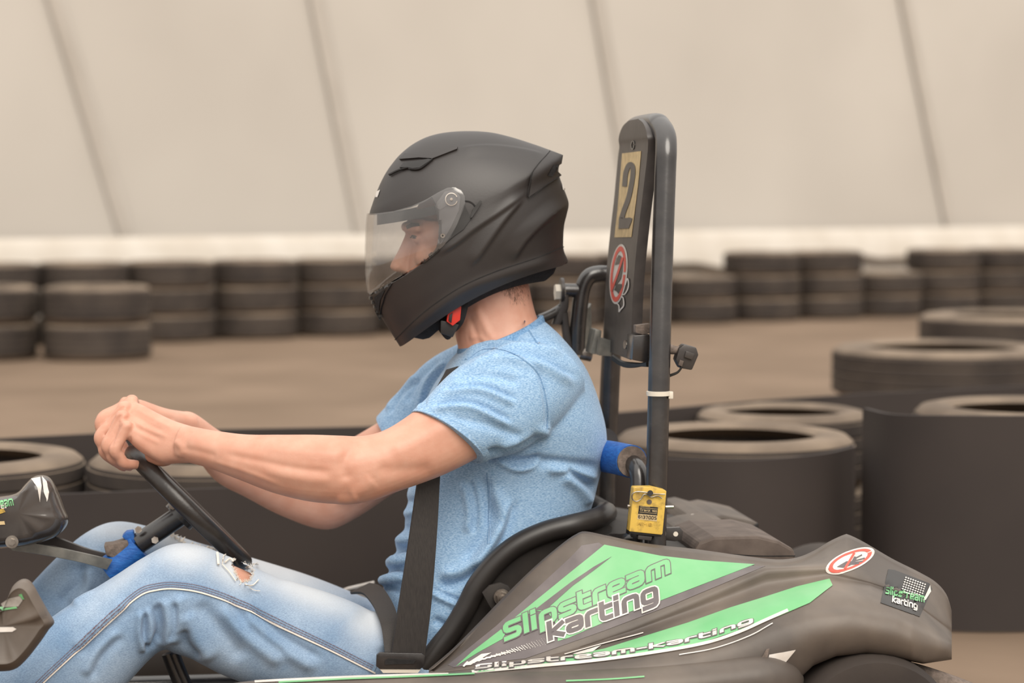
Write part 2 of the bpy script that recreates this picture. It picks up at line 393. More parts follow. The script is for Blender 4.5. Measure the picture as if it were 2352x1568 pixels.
def denim():
    m = mat('denim', (.30, .39, .52), .9, spec=.15, sheen=.2); nt = m.node_tree; b = nt.nodes['Principled BSDF']; N = nt.nodes; Lk = nt.links
    t = N.new('ShaderNodeTexCoord')
    n1 = N.new('ShaderNodeTexNoise'); n1.inputs['Scale'].default_value = 9; n1.inputs['Detail'].default_value = 6; Lk.new(t.outputs['Object'], n1.inputs['Vector'])
    r1 = N.new('ShaderNodeValToRGB'); Lk.new(n1.outputs['Fac'], r1.inputs[0])
    r1.color_ramp.elements[0].position = .3; r1.color_ramp.elements[0].color = (.16, .265, .415, 1)
    r1.color_ramp.elements[1].position = .7; r1.color_ramp.elements[1].color = (.36, .465, .60, 1)
    mp = N.new('ShaderNodeMapping'); mp.inputs['Rotation'].default_value = (0, math.radians(-25), 0); mp.inputs['Scale'].default_value = (150, 150, 430); Lk.new(t.outputs['Object'], mp.inputs[0])
    n2 = N.new('ShaderNodeTexNoise'); n2.inputs['Scale'].default_value = 2.2; n2.inputs['Detail'].default_value = 3; Lk.new(mp.outputs[0], n2.inputs['Vector'])
    r2 = N.new('ShaderNodeValToRGB'); Lk.new(n2.outputs['Fac'], r2.inputs[0]); r2.color_ramp.elements[0].position = .3; r2.color_ramp.elements[0].color = (.72, .75, .80, 1); r2.color_ramp.elements[1].position = .7; r2.color_ramp.elements[1].color = (1.2, 1.18, 1.15, 1)
    mx = N.new('ShaderNodeMix'); mx.data_type = 'RGBA'; mx.blend_type = 'MULTIPLY'; mx.inputs['Factor'].default_value = 1; Lk.new(r1.outputs[0], mx.inputs['A']); Lk.new(r2.outputs[0], mx.inputs['B'])
    at = N.new('ShaderNodeAttribute'); at.attribute_name = 'wear'
    m2 = N.new('ShaderNodeMix'); m2.data_type = 'RGBA'; Lk.new(at.outputs['Fac'], m2.inputs['Factor']); Lk.new(mx.outputs['Result'], m2.inputs['A']); m2.inputs['B'].default_value = (.62, .635, .65, 1)
    Lk.new(m2.outputs['Result'], b.inputs['Base Color'])
    bp = N.new('ShaderNodeBump'); bp.inputs['Strength'].default_value = .25; bp.inputs['Distance'].default_value = .001; Lk.new(n2.outputs['Fac'], bp.inputs['Height']); Lk.new(bp.outputs[0], b.inputs['Normal'])
denim()
def visor_mat():
    m = bpy.data.materials.new('visor'); m.use_nodes = True; M['visor'] = m; nt = m.node_tree; nt.nodes.clear(); N = nt.nodes
    o = N.new('ShaderNodeOutputMaterial'); tr = N.new('ShaderNodeBsdfTransparent'); gl = N.new('ShaderNodeBsdfGlossy'); gl.inputs['Roughness'].default_value = .06
    df = N.new('ShaderNodeBsdfDiffuse'); df.inputs[0].default_value = (.7, .68, .68, 1); tr.inputs[0].default_value = (.93, .92, .91, 1)
    fr = N.new('ShaderNodeFresnel'); fr.inputs[0].default_value = 1.75
    n = N.new('ShaderNodeTexNoise'); n.inputs['Scale'].default_value = 14; n.inputs['Detail'].default_value = 6; t = N.new('ShaderNodeTexCoord'); nt.links.new(t.outputs['Object'], n.inputs['Vector'])
    r = N.new('ShaderNodeMapRange'); r.inputs[1].default_value = .35; r.inputs[2].default_value = .8; r.inputs[3].default_value = .012; r.inputs[4].default_value = .055; nt.links.new(n.outputs['Fac'], r.inputs[0])
    m1 = N.new('ShaderNodeMixShader'); nt.links.new(r.outputs[0], m1.inputs[0]); nt.links.new(tr.outputs[0], m1.inputs[1]); nt.links.new(df.outputs[0], m1.inputs[2])
    m2 = N.new('ShaderNodeMixShader'); cl = N.new('ShaderNodeMath'); cl.operation = 'MINIMUM'; cl.inputs[1].default_value = .16; nt.links.new(fr.outputs[0], cl.inputs[0]); nt.links.new(cl.outputs[0], m2.inputs[0]); nt.links.new(m1.outputs[0], m2.inputs[1]); nt.links.new(gl.outputs[0], m2.inputs[2])
    nt.links.new(m2.outputs[0], o.inputs[0])
visor_mat()
# ------------------------------------------------------------------ the setting: track, tent wall
g = Geo(); n = 40
xs = np.linspace(-22, 22, n); ys = np.linspace(-9, 34, n)
g.grid(np.array([[[x, y, 0] for y in ys] for x in xs]))
part('floor', g, 'asphalt')['kind'] = 'structure'
# wall plane runs from near-left to far-right behind the far barrier
def wl_pt(s, z, lean=.10):                       # s metres along the wall
    a = np.array([-8.0, 8.4]); d = unit(np.array([8.0, 5.9]))
    p = a + d * s; nrm = np.array([-d[1], d[0]])
    return np.array([p[0] + nrm[0] * lean * z, p[1] + nrm[1] * lean * z, z])
def wl_px(px, py):                               # pixel onto the wall (lean ignored)
    a = np.array([-8.0, 8.4, 0]); d = np.array([*unit(np.array([8.0, 5.9])), 0]); nrm = np.array([-d[1], d[0], 0])
    r = ray(px, py); t = ((a - CAM) @ nrm) / (r @ nrm); p = CAM + r * t; return (p - a) @ d, p[2]
wall = empty('wall_back', wl_pt(9, 0), 'pale cream fabric tent wall rising behind the track', 'wall'); del wall['category']; wall['kind'] = 'structure'
seam = []
for bx, tx in ((310, 165), (850, 770), (1480, 1420), (2200, 2130)):
    s0, z0 = wl_px(bx, 560); s1, z1 = wl_px(tx, 0); k = (s1 - s0) / (z1 - z0); seam.append((s0 - k * z0, k))
ext = [(-1.5 + i * 1.4, seam[0][1]) for i in range(0, 3)]
seam = [(seam[0][0] - q, seam[0][1]) for q in (10, 8, 6, 3.9, 2.0)] + seam + [(seam[-1][0] + q, seam[-1][1]) for q in (3.4, 7.0, 10.5, 14)]
ZT = 4.2
for (s0, k0), (s1, k1) in zip(seam[:-1], seam[1:]):
    g = Geo(); G = []
    for i in range(14):
        z = ZT * i / 13; row = []
        for j in range(15):
            u = j / 14; s_ = (s0 + k0 * z) * (1 - u) + (s1 + k1 * z) * u
            p = wl_pt(s_, z); b = .10 * math.sin(math.pi * u) + .012 * math.sin(9 * u + z); p[0] += .59 * b; p[1] -= .8 * b * .5 - .01; row.append(p)
        G.append(row)
    part('panel', g.grid(np.array(G)), 'tent', wall)
for s0, k0 in seam[1:-1]:
    g = Geo(); G = []
    for i in range(14):
        z = ZT * i / 13; G.append([wl_pt(s0 + k0 * z - .07, z) + [0.0, -.03, 0], wl_pt(s0 + k0 * z, z) + [0.02, -.07, 0], wl_pt(s0 + k0 * z + .07, z) + [0.0, -.03, 0]])
    part('seam', g.grid(np.array(G)), 'tent_seam', wall)
g = Geo(); G = []
for i in range(120):
    s_ = 30 * i / 119 - 7; wob = .035 * math.sin(i * .55) + .02 * math.sin(i * 1.7)
    G.append([wl_pt(s_, .70) + [.02, -.10, 0], wl_pt(s_, .64) + [.04, -.15, 0], wl_pt(s_, .42 + wob) + [.05, -.17, 0], wl_pt(s_, .40 + wob) + [.04, -.15, 0]])
sk = part('trim_1', g.grid(np.array(G)), 'tent_skirt'); sk['kind'] = 'structure'

# ------------------------------------------------------------------ tyres
def tyre_mesh(name, R, h, seg=56):
    ri = R * .68; pr = [(ri, .16), (ri - .004, .30), (ri + .02, .40)]
    pr = [(ri + .012, .0 + .08), (ri, .14), (ri, .24), (ri + .03, .10), (R * .80, .0), (R * .93, .03), (R * .985, .10)]
    for k in range(4):
        z0 = .13 + k * .19; pr += [(R, z0), (R, z0 + .15), (R - .004, z0 + .155), (R - .004, z0 + .185)]
    pr += [(R * .985, .90), (R * .93, .97), (R * .80, 1.0), (ri + .03, .90), (ri, .76), (ri, .86), (ri + .012, .92)]
    inner = [(R * .9, .8), (R * .93, .5), (R * .9, .2)]
    ring = [(r, z * h) for r, z in ([(ri, .24), (ri + .012, .03), (R * .82, .0), (R * .93, .03), (R * .985, .10)] + pr[7:7 + 16] + [(R * .985, .90), (R * .93, .97), (R * .82, 1.0), (ri + .012, .985), (ri, .93)] + inner)]
    g = Geo(); a = np.arange(seg) * 2 * math.pi / seg
    G = np.array([[[r * math.cos(t), r * math.sin(t), z] for (r, z) in ring] for t in a]); n, m = G.shape[:2]
    F = [(i * m + j, i * m + (j + 1) % m, ((i + 1) % n) * m + (j + 1) % m, ((i + 1) % n) * m + j) for i in range(n) for j in range(m)]
    me = mesh_from(name, G.reshape(-1, 3), F); fix_normals(me)
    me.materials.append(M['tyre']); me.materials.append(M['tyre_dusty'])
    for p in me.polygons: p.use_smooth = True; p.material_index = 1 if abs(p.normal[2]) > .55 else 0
    me.set_sharp_from_angle(angle=math.radians(45))
    return me
TM = {}
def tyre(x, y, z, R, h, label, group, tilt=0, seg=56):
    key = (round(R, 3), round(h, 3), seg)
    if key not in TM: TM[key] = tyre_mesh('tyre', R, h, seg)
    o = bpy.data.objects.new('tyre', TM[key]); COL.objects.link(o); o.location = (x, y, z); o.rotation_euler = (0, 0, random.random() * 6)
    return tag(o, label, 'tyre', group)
def at_px(px, dep): return (px - CX) / FPX * dep, dep - DIST
NB = 'tyres of the near barrier beside the kart'
x, y = at_px(1690, 5.52); 
tyre(x, y, 0, .30, .205, 'lower tyre of the stack just behind the roll hoop, right of the hoop', NB)
tyre(x, y, .205, .30, .205, 'upper tyre with open centre just right of the roll hoop', NB)
x, y = at_px(2370, 5.72)
tyre(x, y, 0, .30, .23, 'lower tyre standing behind the tall rubber sheet at the right edge', NB)
tyre(x, y, .23, .30, .23, 'dusty tyre peeping over the tall rubber sheet at the right edge', NB)
x, y = at_px(1800, 6.12)
tyre(x, y, 0, .24, .205, 'bottom tyre tucked behind the open tyre near the rubber belt', NB)
tyre(x, y, .205, .24, .205, 'dusty tyre tucked behind the open tyre near the rubber belt', NB)
for k, (xx, dd) in enumerate(((-.07, 5.30), (-.70, 5.24), (-1.33, 5.22))):
    nm = ('behind the driver back', 'behind the driver forearms', 'left of the steering wheel')[k]
    tyre(xx, dd - DIST, 0, .31, .195, 'lower tyre of the belt-wrapped barrier, stacked ' + nm, NB)
    tyre(xx, dd - DIST, .195, .31, .195, 'upper dusty tyre of the belt-wrapped barrier, ' + nm, NB)
MB_ = 'tyres standing out on the track'
x, y = at_px(2170, 8.75)
tyre(x, y, 0, .44, .205, 'lower large tyre standing on the track at the right', MB_); tyre(x, y, .205, .44, .205, 'upper large open tyre standing on the track at the right', MB_)
x, y = at_px(2330, 10.6)
tyre(x, y, 0, .45, .22, 'lower tyre of the stack behind the large track tyre at the right edge', MB_); tyre(x, y, .22, .45, .22, 'upper tyre of the stack behind the large track tyre at the right edge', MB_)
for px, nm in ((-60, 'leftmost'), (222, 'second')):
    x, y = at_px(px, 13.6)
    for k, q in enumerate(('bottom', 'top')):
        tyre(x, y, k * .225, .38 if px < 0 else .33, .225, f'{q} tyre of the {nm} stack standing in front of the far barrier', 'stacks in front of the far barrier at the left', seg=40)
ORD = 'first second third fourth fifth sixth seventh eighth ninth tenth eleventh twelfth thirteenth fourteenth fifteenth sixteenth seventeenth eighteenth nineteenth twentieth'.split()
i = 0; s_ = -.6
p0 = np.array([*at_px(-20, 14.7)]); p1 = np.array([*at_px(2500, 19.6)]); Lr = np.linalg.norm(p1 - p0); dr = (p1 - p0) / Lr; s_ = 0
while s_ < Lr:
    q = p0 + dr * s_; px = CX + FPX * q[0] / (q[1] + DIST)
    for k in range(3 if (px < 880 or 1700 < px < 1950) else (3 if i % 3 else 2)):
        tyre(q[0] + random.uniform(-.004, .004), q[1] + random.uniform(-.004, .004), k * .185, .31, .185, f'{("bottom", "middle", "top")[k]} tyre, {ORD[i]} column from the left of the far barrier', 'tyres of the long far barrier', seg=32)
    s_ += .632; i += 1

# rubber belts that wrap the near barrier
def belt(name, pts, hgt, label):
    g = Geo(); P = spl(np.array(pts, float), 40); z = spl(np.array(hgt, float)[:, None], 40)[:, 0]; G = []
    t = np.gradient(P, axis=0); nn = np.stack([-t[:, 1], t[:, 0]], 1); nn /= np.linalg.norm(nn, axis=1)[:, None]
    for i in range(40):
        a = P[i] + nn[i] * .006; b = P[i] - nn[i] * .006
        G.append([[*a, .005], [*a, z[i]], [*b, z[i]], [*b, .005]])
    return tag(part(name, g.grid(np.array(G), True, True), 'belt_rubber'), label, 'rubber belt', 'rubber belts on the near barrier')
belt('rubber_belt', [at_px(-330, 4.80), at_px(0, 4.86), at_px(580, 4.90), at_px(1100, 4.95)], [.335, .337, .352, .36], 'dark rubber belt along the track side of the tyres behind the driver legs')
belt('rubber_belt', [at_px(-300, 5.66), at_px(350, 5.62), at_px(900, 5.66), at_px(1390, 5.98), at_px(1900, 6.45), at_px(2700, 6.98)], [.36, .40, .41, .41, .415, .42], 'dark rubber belt running behind the near tyres, rising to the right')

belt('rubber_belt', [at_px(1330, 5.34), at_px(1420, 5.25), at_px(1560, 5.19), at_px(1720, 5.17), at_px(1880, 5.24), at_px(1965, 5.36)], [.37, .375, .38, .38, .385, .39], 'dark rubber sheet curved round the open tyre right of the roll hoop')
belt('rubber_belt', [at_px(1990, 5.30), at_px(2060, 5.10), at_px(2200, 5.02), at_px(2400, 5.02), at_px(2560, 5.10)], [.49, .495, .50, .50, .50], 'tall dark rubber sheet curving along the right edge behind the kart tail')
# ------------------------------------------------------------------ person: body, shirt, jeans
def near_leg():
    l = -.135
    return [S(985, 1475, 1010, 1655, l, .085), S(880, 1418, 900, 1640, l, .085), S(776, 1371, 785, 1610, l, .082), S(650, 1331, 630, 1585, l - .01, .078), S(540, 1284, 520, 1552, l - .015, .074), S(460, 1253, 440, 1512, l - .02, .068),
            S(395, 1250, 400, 1498, l - .02, .064), S(330, 1280, 378, 1490, l - .02, .062), S(260, 1325, 345, 1512, l - .02, .062), S(150, 1395, 262, 1600, l - .02, .064), S(20, 1490, 130, 1720, l - .02, .062), S(-130, 1600, -30, 1800, l - .02, .055), S(-190, 1650, -110, 1815, l - .02, .05)]
def far_leg():
    l = .135
    return [S(960, 1420, 990, 1590, l, .085), S(850, 1378, 860, 1580, l, .085), S(720, 1326, 720, 1560, l, .082), S(580, 1282, 560, 1520, l, .078), S(450, 1245, 430, 1460, l, .072), S(350, 1212, 340, 1420, l, .068),
            S(265, 1198, 300, 1410, l, .064), S(195, 1225, 265, 1405, l, .062), S(120, 1290, 225, 1425, l, .062), S(30, 1385, 150, 1520, l, .064), S(-80, 1490, 20, 1630, l, .062), S(-220, 1610, -130, 1735, l, .052), S(-270, 1650, -190, 1740, l, .05)]
def torso():
    return [S(1062, 800, 1248, 735, 0, .068), S(1040, 825, 1290, 775, 0, .115), S(1010, 870, 1342, 845, 0, .168), S(968, 950, 1378, 945, 0, .182), S(945, 1040, 1388, 1015, 0, .172), S(942, 1110, 1374, 1080, 0, .160),
            S(935, 1190, 1350, 1170, 0, .158), S(908, 1270, 1318, 1245, 0, .165), S(885, 1330, 1275, 1345, 0, .172), S(878, 1385, 1190, 1450, 0, .172), S(900, 1440, 1090, 1520, 0, .16)]
def near_sleeve():
    return [S(1200, 800, 1320, 930, -.10, .07), S(1135, 800, 1265, 985, -.150, .075), S(1050, 845, 1200, 1035, -.190, .070), S(985, 908, 1140, 1052, -.215, .065), S(948, 945, 1106, 1062, -.225, .062)]
def far_sleeve():
    return [S(1090, 790, 1230, 900, .08, .07), S(1040, 800, 1160, 940, .14, .075), S(975, 835, 1090, 985, .185, .07), S(918, 898, 1010, 1030, .205, .064), S(866, 958, 950, 1060, .215, .06)]
def near_arm():
    return [S(1180, 830, 1290, 930, -.13, .05), S(1060, 865, 1170, 1010, -.19, .05), S(960, 938, 1085, 1058, -.222, .050), S(890, 984, 1010, 1094, -.238, .049), S(835, 1000, 915, 1128, -.250, .047), S(785, 1000, 835, 1154, -.256, .045),
            S(715, 998, 735, 1154, -.250, .046), S(640, 998, 640, 1134, -.232, .044), S(560, 997, 555, 1102, -.205, .038), S(490, 988, 480, 1074, -.175, .032), S(428, 976, 412, 1058, -.135, .026, -.145)]
def far_arm():
    return [S(1090, 830, 1200, 930, .13, .05), S(990, 870, 1080, 1010, .19, .05), S(905, 945, 990, 1080, .215, .048), S(835, 990, 900, 1135, .235, .047), S(770, 1025, 820, 1188, .25, .045), S(705, 1040, 748, 1216, .25, .045),
            S(640, 1030, 655, 1188, .24, .043), S(565, 1012, 565, 1142, .215, .038), S(505, 990, 495, 1102, .188, .031), (far_f(450, 982, -.142), far_f(436, 1063, -.152), .027), (far_f(420, 974, -.122), far_f(408, 1060, -.142), .025)]
def hand_parts(g, f):
    # f maps (px, py, l) to a point; left hand closed over the top of the rim
    k = lambda x, y, l: f(x, y, l)
    g.loft([(k(445, 980, -.135), k(430, 1062, -.15), .025), (k(405, 968, -.108), k(400, 1062, -.140), .024), (k(365, 950, -.078), k(372, 1063, -.128), .0235), (k(325, 932, -.050), k(332, 1040, -.116), .021), (k(300, 928, -.040), k(298, 1008, -.106), .0155), (k(290, 934, -.042), k(288, 988, -.102), .011)], 24, 28, 2.6)
    g.chain([k(385, 1040, -.115), k(372, 1046, -.10), k(352, 1044, -.09)], [.020, .019, .015], 12)
    fin = [[(302, 928, -.042), (234, 966, -.043), (236, 1018, -.046), (276, 1062, -.042)], [(286, 938, -.062), (231, 1002, -.066), (244, 1042, -.066), (284, 1071, -.054)],
           [(281, 958, -.083), (247, 1022, -.089), (262, 1053, -.085), (297, 1070, -.07)], [(289, 981, -.102), (264, 1034, -.106), (286, 1064, -.097), (314, 1067, -.080)]]
    for i, c in enumerate(fin):
        r = .0112 if i < 3 else .0102
        P = [k(*q) for q in c]; mid = lambda a, b, t: a + (b - a) * t
        g.chain([P[0], mid(P[0], P[1], .5), P[1], mid(P[1], P[2], .5), P[2], P[3]], [r * 1.08, r * .98, r * 1.04, r * .94, r * .95, r * .82], 30)
        g.ball(P[0] + ZUP * .001, r * 1.12, 8)
    g.chain([k(385, 1000, -.085), k(360, 1035, -.055), k(338, 1058, -.035), k(318, 1066, -.020)], [.017, .0145, .012, .0095], 24)
near_f = lambda x, y, l: K(x, y, l)
def far_f(x, y, l):
    p = K(x, y, l); q = p - 2 * (p @ LAT) * LAT; return q + FWD * .002 - ZUP * .004
def head(g):
    g.ball([0, 0, 0], 1, 4) if False else None
    c = K(1075, 545, 0); hx = -FWD                   # head axes: tilted forward
    fx = unit(K(930, 590, 0) - K(1190, 520, 0)); uz = unit(np.cross(fx, LAT)); uz = uz if uz[2] > 0 else -uz
    G = []; k = 18
    for i in range(1, k):
        f = math.pi * i / k; a = np.arange(2 * k) * math.pi / k
        G.append(c + (np.cos(a) * math.sin(f))[:, None] * fx * .098 + (np.sin(a) * math.sin(f))[:, None] * LAT * .074 + math.cos(f) * uz * .112)
    g.grid(np.array(G), True, True)
    # lower face and jaw, brow, nose, lips, ears
    g.loft([S(938, 500, 1130, 520, 0, .070), S(936, 530, 1130, 560, 0, .068), S(946, 556, 1120, 610, 0, .064), S(936, 600, 1100, 660, 0, .058), S(935, 645, 1085, 700, 0, .050), S(950, 690, 1075, 735, 0, .042), S(978, 722, 1060, 748, 0, .030)], 26, 28, 2.3)
    g.chain([K(962, 524, -.05), K(936, 521, -.02), K(936, 521, .02), K(962, 524, .05)], [.008, .009, .009, .008], 16)
    g.loft([S(934, 530, 955, 530, 0, .009), S(925, 552, 955, 556, 0, .010), S(912, 580, 950, 590, 0, .013), S(897, 606, 950, 615, 0, .0155), S(898, 618, 950, 624, 0, .017), S(912, 625, 950, 630, 0, .012)], 20, 18)
    for s in (-1, 1):
        g.ball(K(912, 614, 0) + LAT * s * .011, .0085, 8)
        g.ball(K(975, 590, 0) + LAT * s * .040, (.022, .018, .022), 8)
        g.ball(K(957, 545, 0) + LAT * s * .033, (.0125, .0125, .0115), 8)
        g.ball(K(1085, 580, 0) + LAT * s * .075, (.018, .008, .028), 8)
    g.chain([K(928, 652, -.022), K(922, 650, 0), K(928, 652, .022)], [.006, .0075, .006], 12)
    g.chain([K(934, 668, -.020), K(929, 667, 0), K(934, 668, .020)], [.006, .0085, .006], 12)
    g.loft([S(1000, 640, 1200, 590, 0, .055), S(1050, 720, 1214, 650, 0, .058), S(1046, 765, 1222, 690, 0, .060), S(1052, 805, 1236, 735, 0, .066), S(1040, 850, 1270, 790, 0, .09)], 26, 30, 2.1)
g = Geo()
head(g)
g.loft(torso()[1:], 44, 40, 2.3, shrink=.026)
g.loft(near_leg(), 60, 30, 2.1, shrink=.0115); g.loft(far_leg(), 60, 30, 2.1, shrink=.015)
g.loft(near_arm(), 60, 32, 2.0); g.loft(far_arm(), 60, 32, 2.0)
hand_parts(g, near_f); hand_parts(g, far_f)
for dx, l, dp in ((0, -.155, 0), (-85, .135, -75)):
    g.loft([S(-110 + dx, 1650 + dp, -90 + dx, 1770 + dp, l, .04), S(-200 + dx, 1700 + dp, -150 + dx, 1830 + dp, l, .04), S(-330 + dx, 1745 + dp, -320 + dx, 1800 + dp, l, .04)], 16, 20, shrink=.016)
bme = remesh(g, .0026, 5, 'person')
ARM = [([(860, 1100), (830, 1125), (800, 1135)], 16, .003, 'bump'),   # muscle and tendon relief on the near arm, knuckles and veins of the hand
 ([(1060, 960), (960, 1005), (890, 1040)], 26, .004, 'bump'), ([(1000, 1075), (910, 1080), (860, 1075)], 16, -.003, 'bump'),
 ([(830, 1010), (790, 1060), (800, 1110)], 14, -.0035, 'bump'), ([(800, 1045), (700, 1035), (600, 1020)], 18, .003, 'bump'), ([(770, 1085), (680, 1075), (580, 1055), (500, 1040)], 9, -.0022, 'bump'),
 ([(770, 1105), (690, 1098), (600, 1078)], 12, .0022, 'bump'), ([(480, 1055), (560, 1080), (650, 1115)], 6, .0016, 'bump'), ([(420, 1030), (450, 1035), (500, 1048)], 8, -.0018, 'bump'),
 ([(825, 1138), (800, 1150), (770, 1146)], 10, .003, 'bump'), ([(400, 1010), (418, 1030), (412, 1052)], 8, .0028, 'bump'), ([(440, 985), (428, 1010), (424, 1040)], 6, -.0015, 'bump'),
 ([(305, 935), (350, 960), (400, 985)], 5, .0014, 'bump'), ([(292, 958), (340, 985), (390, 1005)], 5, .0016, 'bump'), ([(300, 948), (345, 975), (380, 990)], 3.5, -.0010, 'bump'), ([(296, 982), (330, 1000), (370, 1020)], 5, .0012, 'bump'),
 ([(292, 970), (330, 990), (370, 1008)], 3.5, -.0010, 'bump'), ([(300, 1000), (297, 1020), (283, 1035)], 3, -.0016, 'bump'), ([(290, 932), (262, 952), (240, 978)], 2.6, -.0022, 'bump'), ([(281, 947), (262, 975), (240, 1010)], 2.6, -.0024, 'bump'), ([(282, 968), (268, 995), (254, 1028)], 2.6, -.0024, 'bump'), ([(292, 950), (280, 962), (276, 970)], 5, .0014, 'bump'), ([(335, 985), (310, 975), (290, 975)], 8, .0018, 'bump'),
 ([(1090, 700), (1120, 760), (1140, 790)], 10, .003, 'bump'), ([(1075, 720), (1100, 780), (1110, 800)], 7, -.0022, 'bump'), ([(1075, 775), (1100, 775), (1125, 790)], 7, .002, 'bump')]
sculpt(bme, ARM)
person = link('person', bme, 'skin', ang=0)
tag(person, 'driver in blue t-shirt and ripped pale jeans, black helmet on, hands on steering wheel', 'person')

# shirt
g = Geo(); g.loft(torso(), 50, 56, 2.3)
def sleeve(g, secs, hem_in):
    g.loft(secs, 36, 40, 2.1)
sleeve(g, near_sleeve(), 0); sleeve(g, far_sleeve(), 0)
sme = remesh(g, .0032, 10, 't_shirt')
SH = [  # folds of the shirt
 ([(1100, 800), (1180, 812), (1240, 860), (1258, 950), (1250, 1000)], 7, -.0035, 'bump'),
 ([(1060, 840), (1140, 815), (1240, 830), (1330, 880)], 16, .006, 'fold'), ([(1050, 815), (1120, 785), (1220, 790), (1300, 810)], 12, .005, 'fold'),
 ([(1040, 870), (1120, 860), (1200, 880)], 10, -.004, 'bump'), ([(1010, 900), (1100, 890), (1190, 925)], 12, .005, 'fold'), ([(985, 935), (1080, 930), (1180, 975)], 12, .005, 'fold'), ([(1030, 955), (1120, 975), (1210, 1010)], 11, -.004, 'bump'),
 ([(1250, 990), (1190, 1030), (1110, 1050)], 13, -.009, 'bump'), ([(1270, 980), (1210, 1010), (1140, 1035)], 12, .006, 'bump'), ([(1130, 1040), (1190, 1070), (1250, 1050)], 12, .005, 'fold'),
 ([(1385, 1075), (1330, 1070), (1240, 1060), (1150, 1060)], 12, -.007, 'bump'), ([(1375, 1100), (1320, 1078), (1250, 1075)], 12, .006, 'bump'), ([(1370, 1120), (1340, 1105), (1300, 1075)], 8, -.006, 'bump'), ([(1360, 1160), (1330, 1120), (1290, 1090)], 13, .006, 'bump'),
 ([(1100, 1080), (1120, 1150), (1125, 1220), (1060, 1300)], 16, -.007, 'bump'), ([(1130, 1110), (1150, 1180), (1120, 1260), (1080, 1310)], 15, .006, 'bump'), ([(1070, 1100), (1085, 1170), (1080, 1230)], 14, .005, 'fold'), ([(1180, 1140), (1150, 1230), (1090, 1320)], 14, .004, 'fold'),
 ([(1000, 1320), (1060, 1310), (1110, 1260), (1150, 1190)], 14, .007, 'bump'), ([(1000, 1345), (1060, 1335), (1110, 1300)], 10, -.008, 'bump'), ([(990, 1355), (1030, 1375), (1080, 1395)], 10, .006, 'fold'), ([(990, 1420), (1030, 1440), (1060, 1455)], 9, -.006, 'bump'),
 ([(900, 1280), (925, 1295), (960, 1290)], 9, .007, 'bump'), ([(880, 1305), (915, 1315), (960, 1315)], 6, -.007, 'bump'), ([(870, 1330), (905, 1330), (950, 1340)], 9, .006, 'bump'), ([(870, 1350), (890, 1345), (930, 1365)], 6, -.006, 'bump'), ([(905, 1265), (935, 1265), (960, 1260)], 6, -.006, 'bump'),
 ([(915, 1240), (935, 1245), (960, 1240)], 8, .006, 'bump'), ([(925, 1210), (945, 1212), (970, 1208)], 6, -.005, 'bump'), ([(930, 1180), (950, 1180), (970, 1175)], 8, .005, 'bump'), ([(935, 1150), (950, 1150), (970, 1150)], 6, -.004, 'bump'),
 ([(1120, 1090), (1122, 1200), (1118, 1260)], 3, -.0015, 'bump'), ([(1010, 820), (960, 870), (930, 930)], 8, -.004, 'bump'), ([(1030, 830), (985, 880), (960, 950)], 9, .004, 'fold'), ([(960, 860), (915, 905), (890, 950)], 9, .004, 'fold')]
sculpt(sme, [(a, b, c * 1.55, d) for a, b, c, d in SH])
V_ = get_v(sme); N_ = get_n(sme); P_ = proj(V_); amp_ = np.zeros(len(V_))
for yy, aa, ww in ((1140, .004, 15), (1178, .005, 14), (1215, -.003, 10), (1238, .006, 13), (1262, -.004, 9), (1284, .008, 12), (1304, -.005, 8), (1322, .008, 11), (1342, -.004, 8)):
    amp_ += aa * np.exp(-((P_[:, 1] - yy + .25 * (P_[:, 0] - 920)) / ww) ** 2)
set_v(sme, V_ + N_ * (amp_ * np.clip((985 - P_[:, 0]) / 60, 0, 1) * (P_[:, 1] > 1100))[:, None])
shirt = link('t_shirt', sme, 'shirt', person, ang=0)
# sleeve hems: thin cuffs standing proud of the arm, and the ribbed collar
for sec, nm in ((near_sleeve(), 0), (far_sleeve(), 1)):
    (A0, B0, w0), (A1, B1, w1) = sec[-2], sec[-1]; G = []; m = 44; a = np.arange(m) * 2 * math.pi / m
    for t, k in ((.55, 1.0), (.75, 1.012), (1.0, 1.02), (1.03, 1.0), (1.0, .965), (.7, .93)):
        A = A0 + (A1 - A0) * t; B = B0 + (B1 - B0) * t; w = (w0 + (w1 - w0) * t); C = (A + B) / 2; H = (B - A) / 2
        z = unit(np.cross(unit(H), unit((A1 + B1) - (A0 + B0)))); z = z if z @ LAT > 0 else -z
        G.append(C + k * (np.cos(a)[:, None] * H + np.sin(a)[:, None] * z * w))
    part('sleeve_hem', Geo().grid(np.array(G), True), 'shirt', shirt)
g = Geo(); m = 48; a = np.arange(m) * 2 * math.pi / m; G = []
for (ax, ay, bx, by, w, k) in ((1052, 816, 1252, 748, .0785, 1.0), (1050, 808, 1250, 734, .0765, 1.0), (1052, 800, 1247, 724, .073, 1.0), (1060, 799, 1238, 724, .068, 1.0), (1064, 812, 1232, 740, .064, 1)):
    A = K(ax, ay, 0); B = K(bx, by, 0); C = (A + B) / 2; H = (B - A) / 2
    sag = -ZUP * .004
    G.append(C + np.cos(a)[:, None] * H + np.sin(a)[:, None] * LAT * w + (np.sin(a) ** 2)[:, None] * sag)
part('collar', g.grid(np.array(G), True), 'collar', shirt)
ST_ = Surf(shirt)
for pth in ([(1068, 826), (1100, 803), (1140, 800), (1185, 815), (1235, 858), (1256, 930), (1256, 985)], [(1118, 1085), (1122, 1150), (1120, 1250)], [(1205, 735), (1215, 760), (1235, 790)]):
    part('seam', patch([ribbon_px(pth, 2.0, 40)], ST_, .0007, 6), 'collar', shirt)
    part('seam_fold', patch([ribbon_px([(x + 4, y - 1) for x, y in pth], 5, 40)], ST_, .0012, 6, .001), 'shirt', shirt)

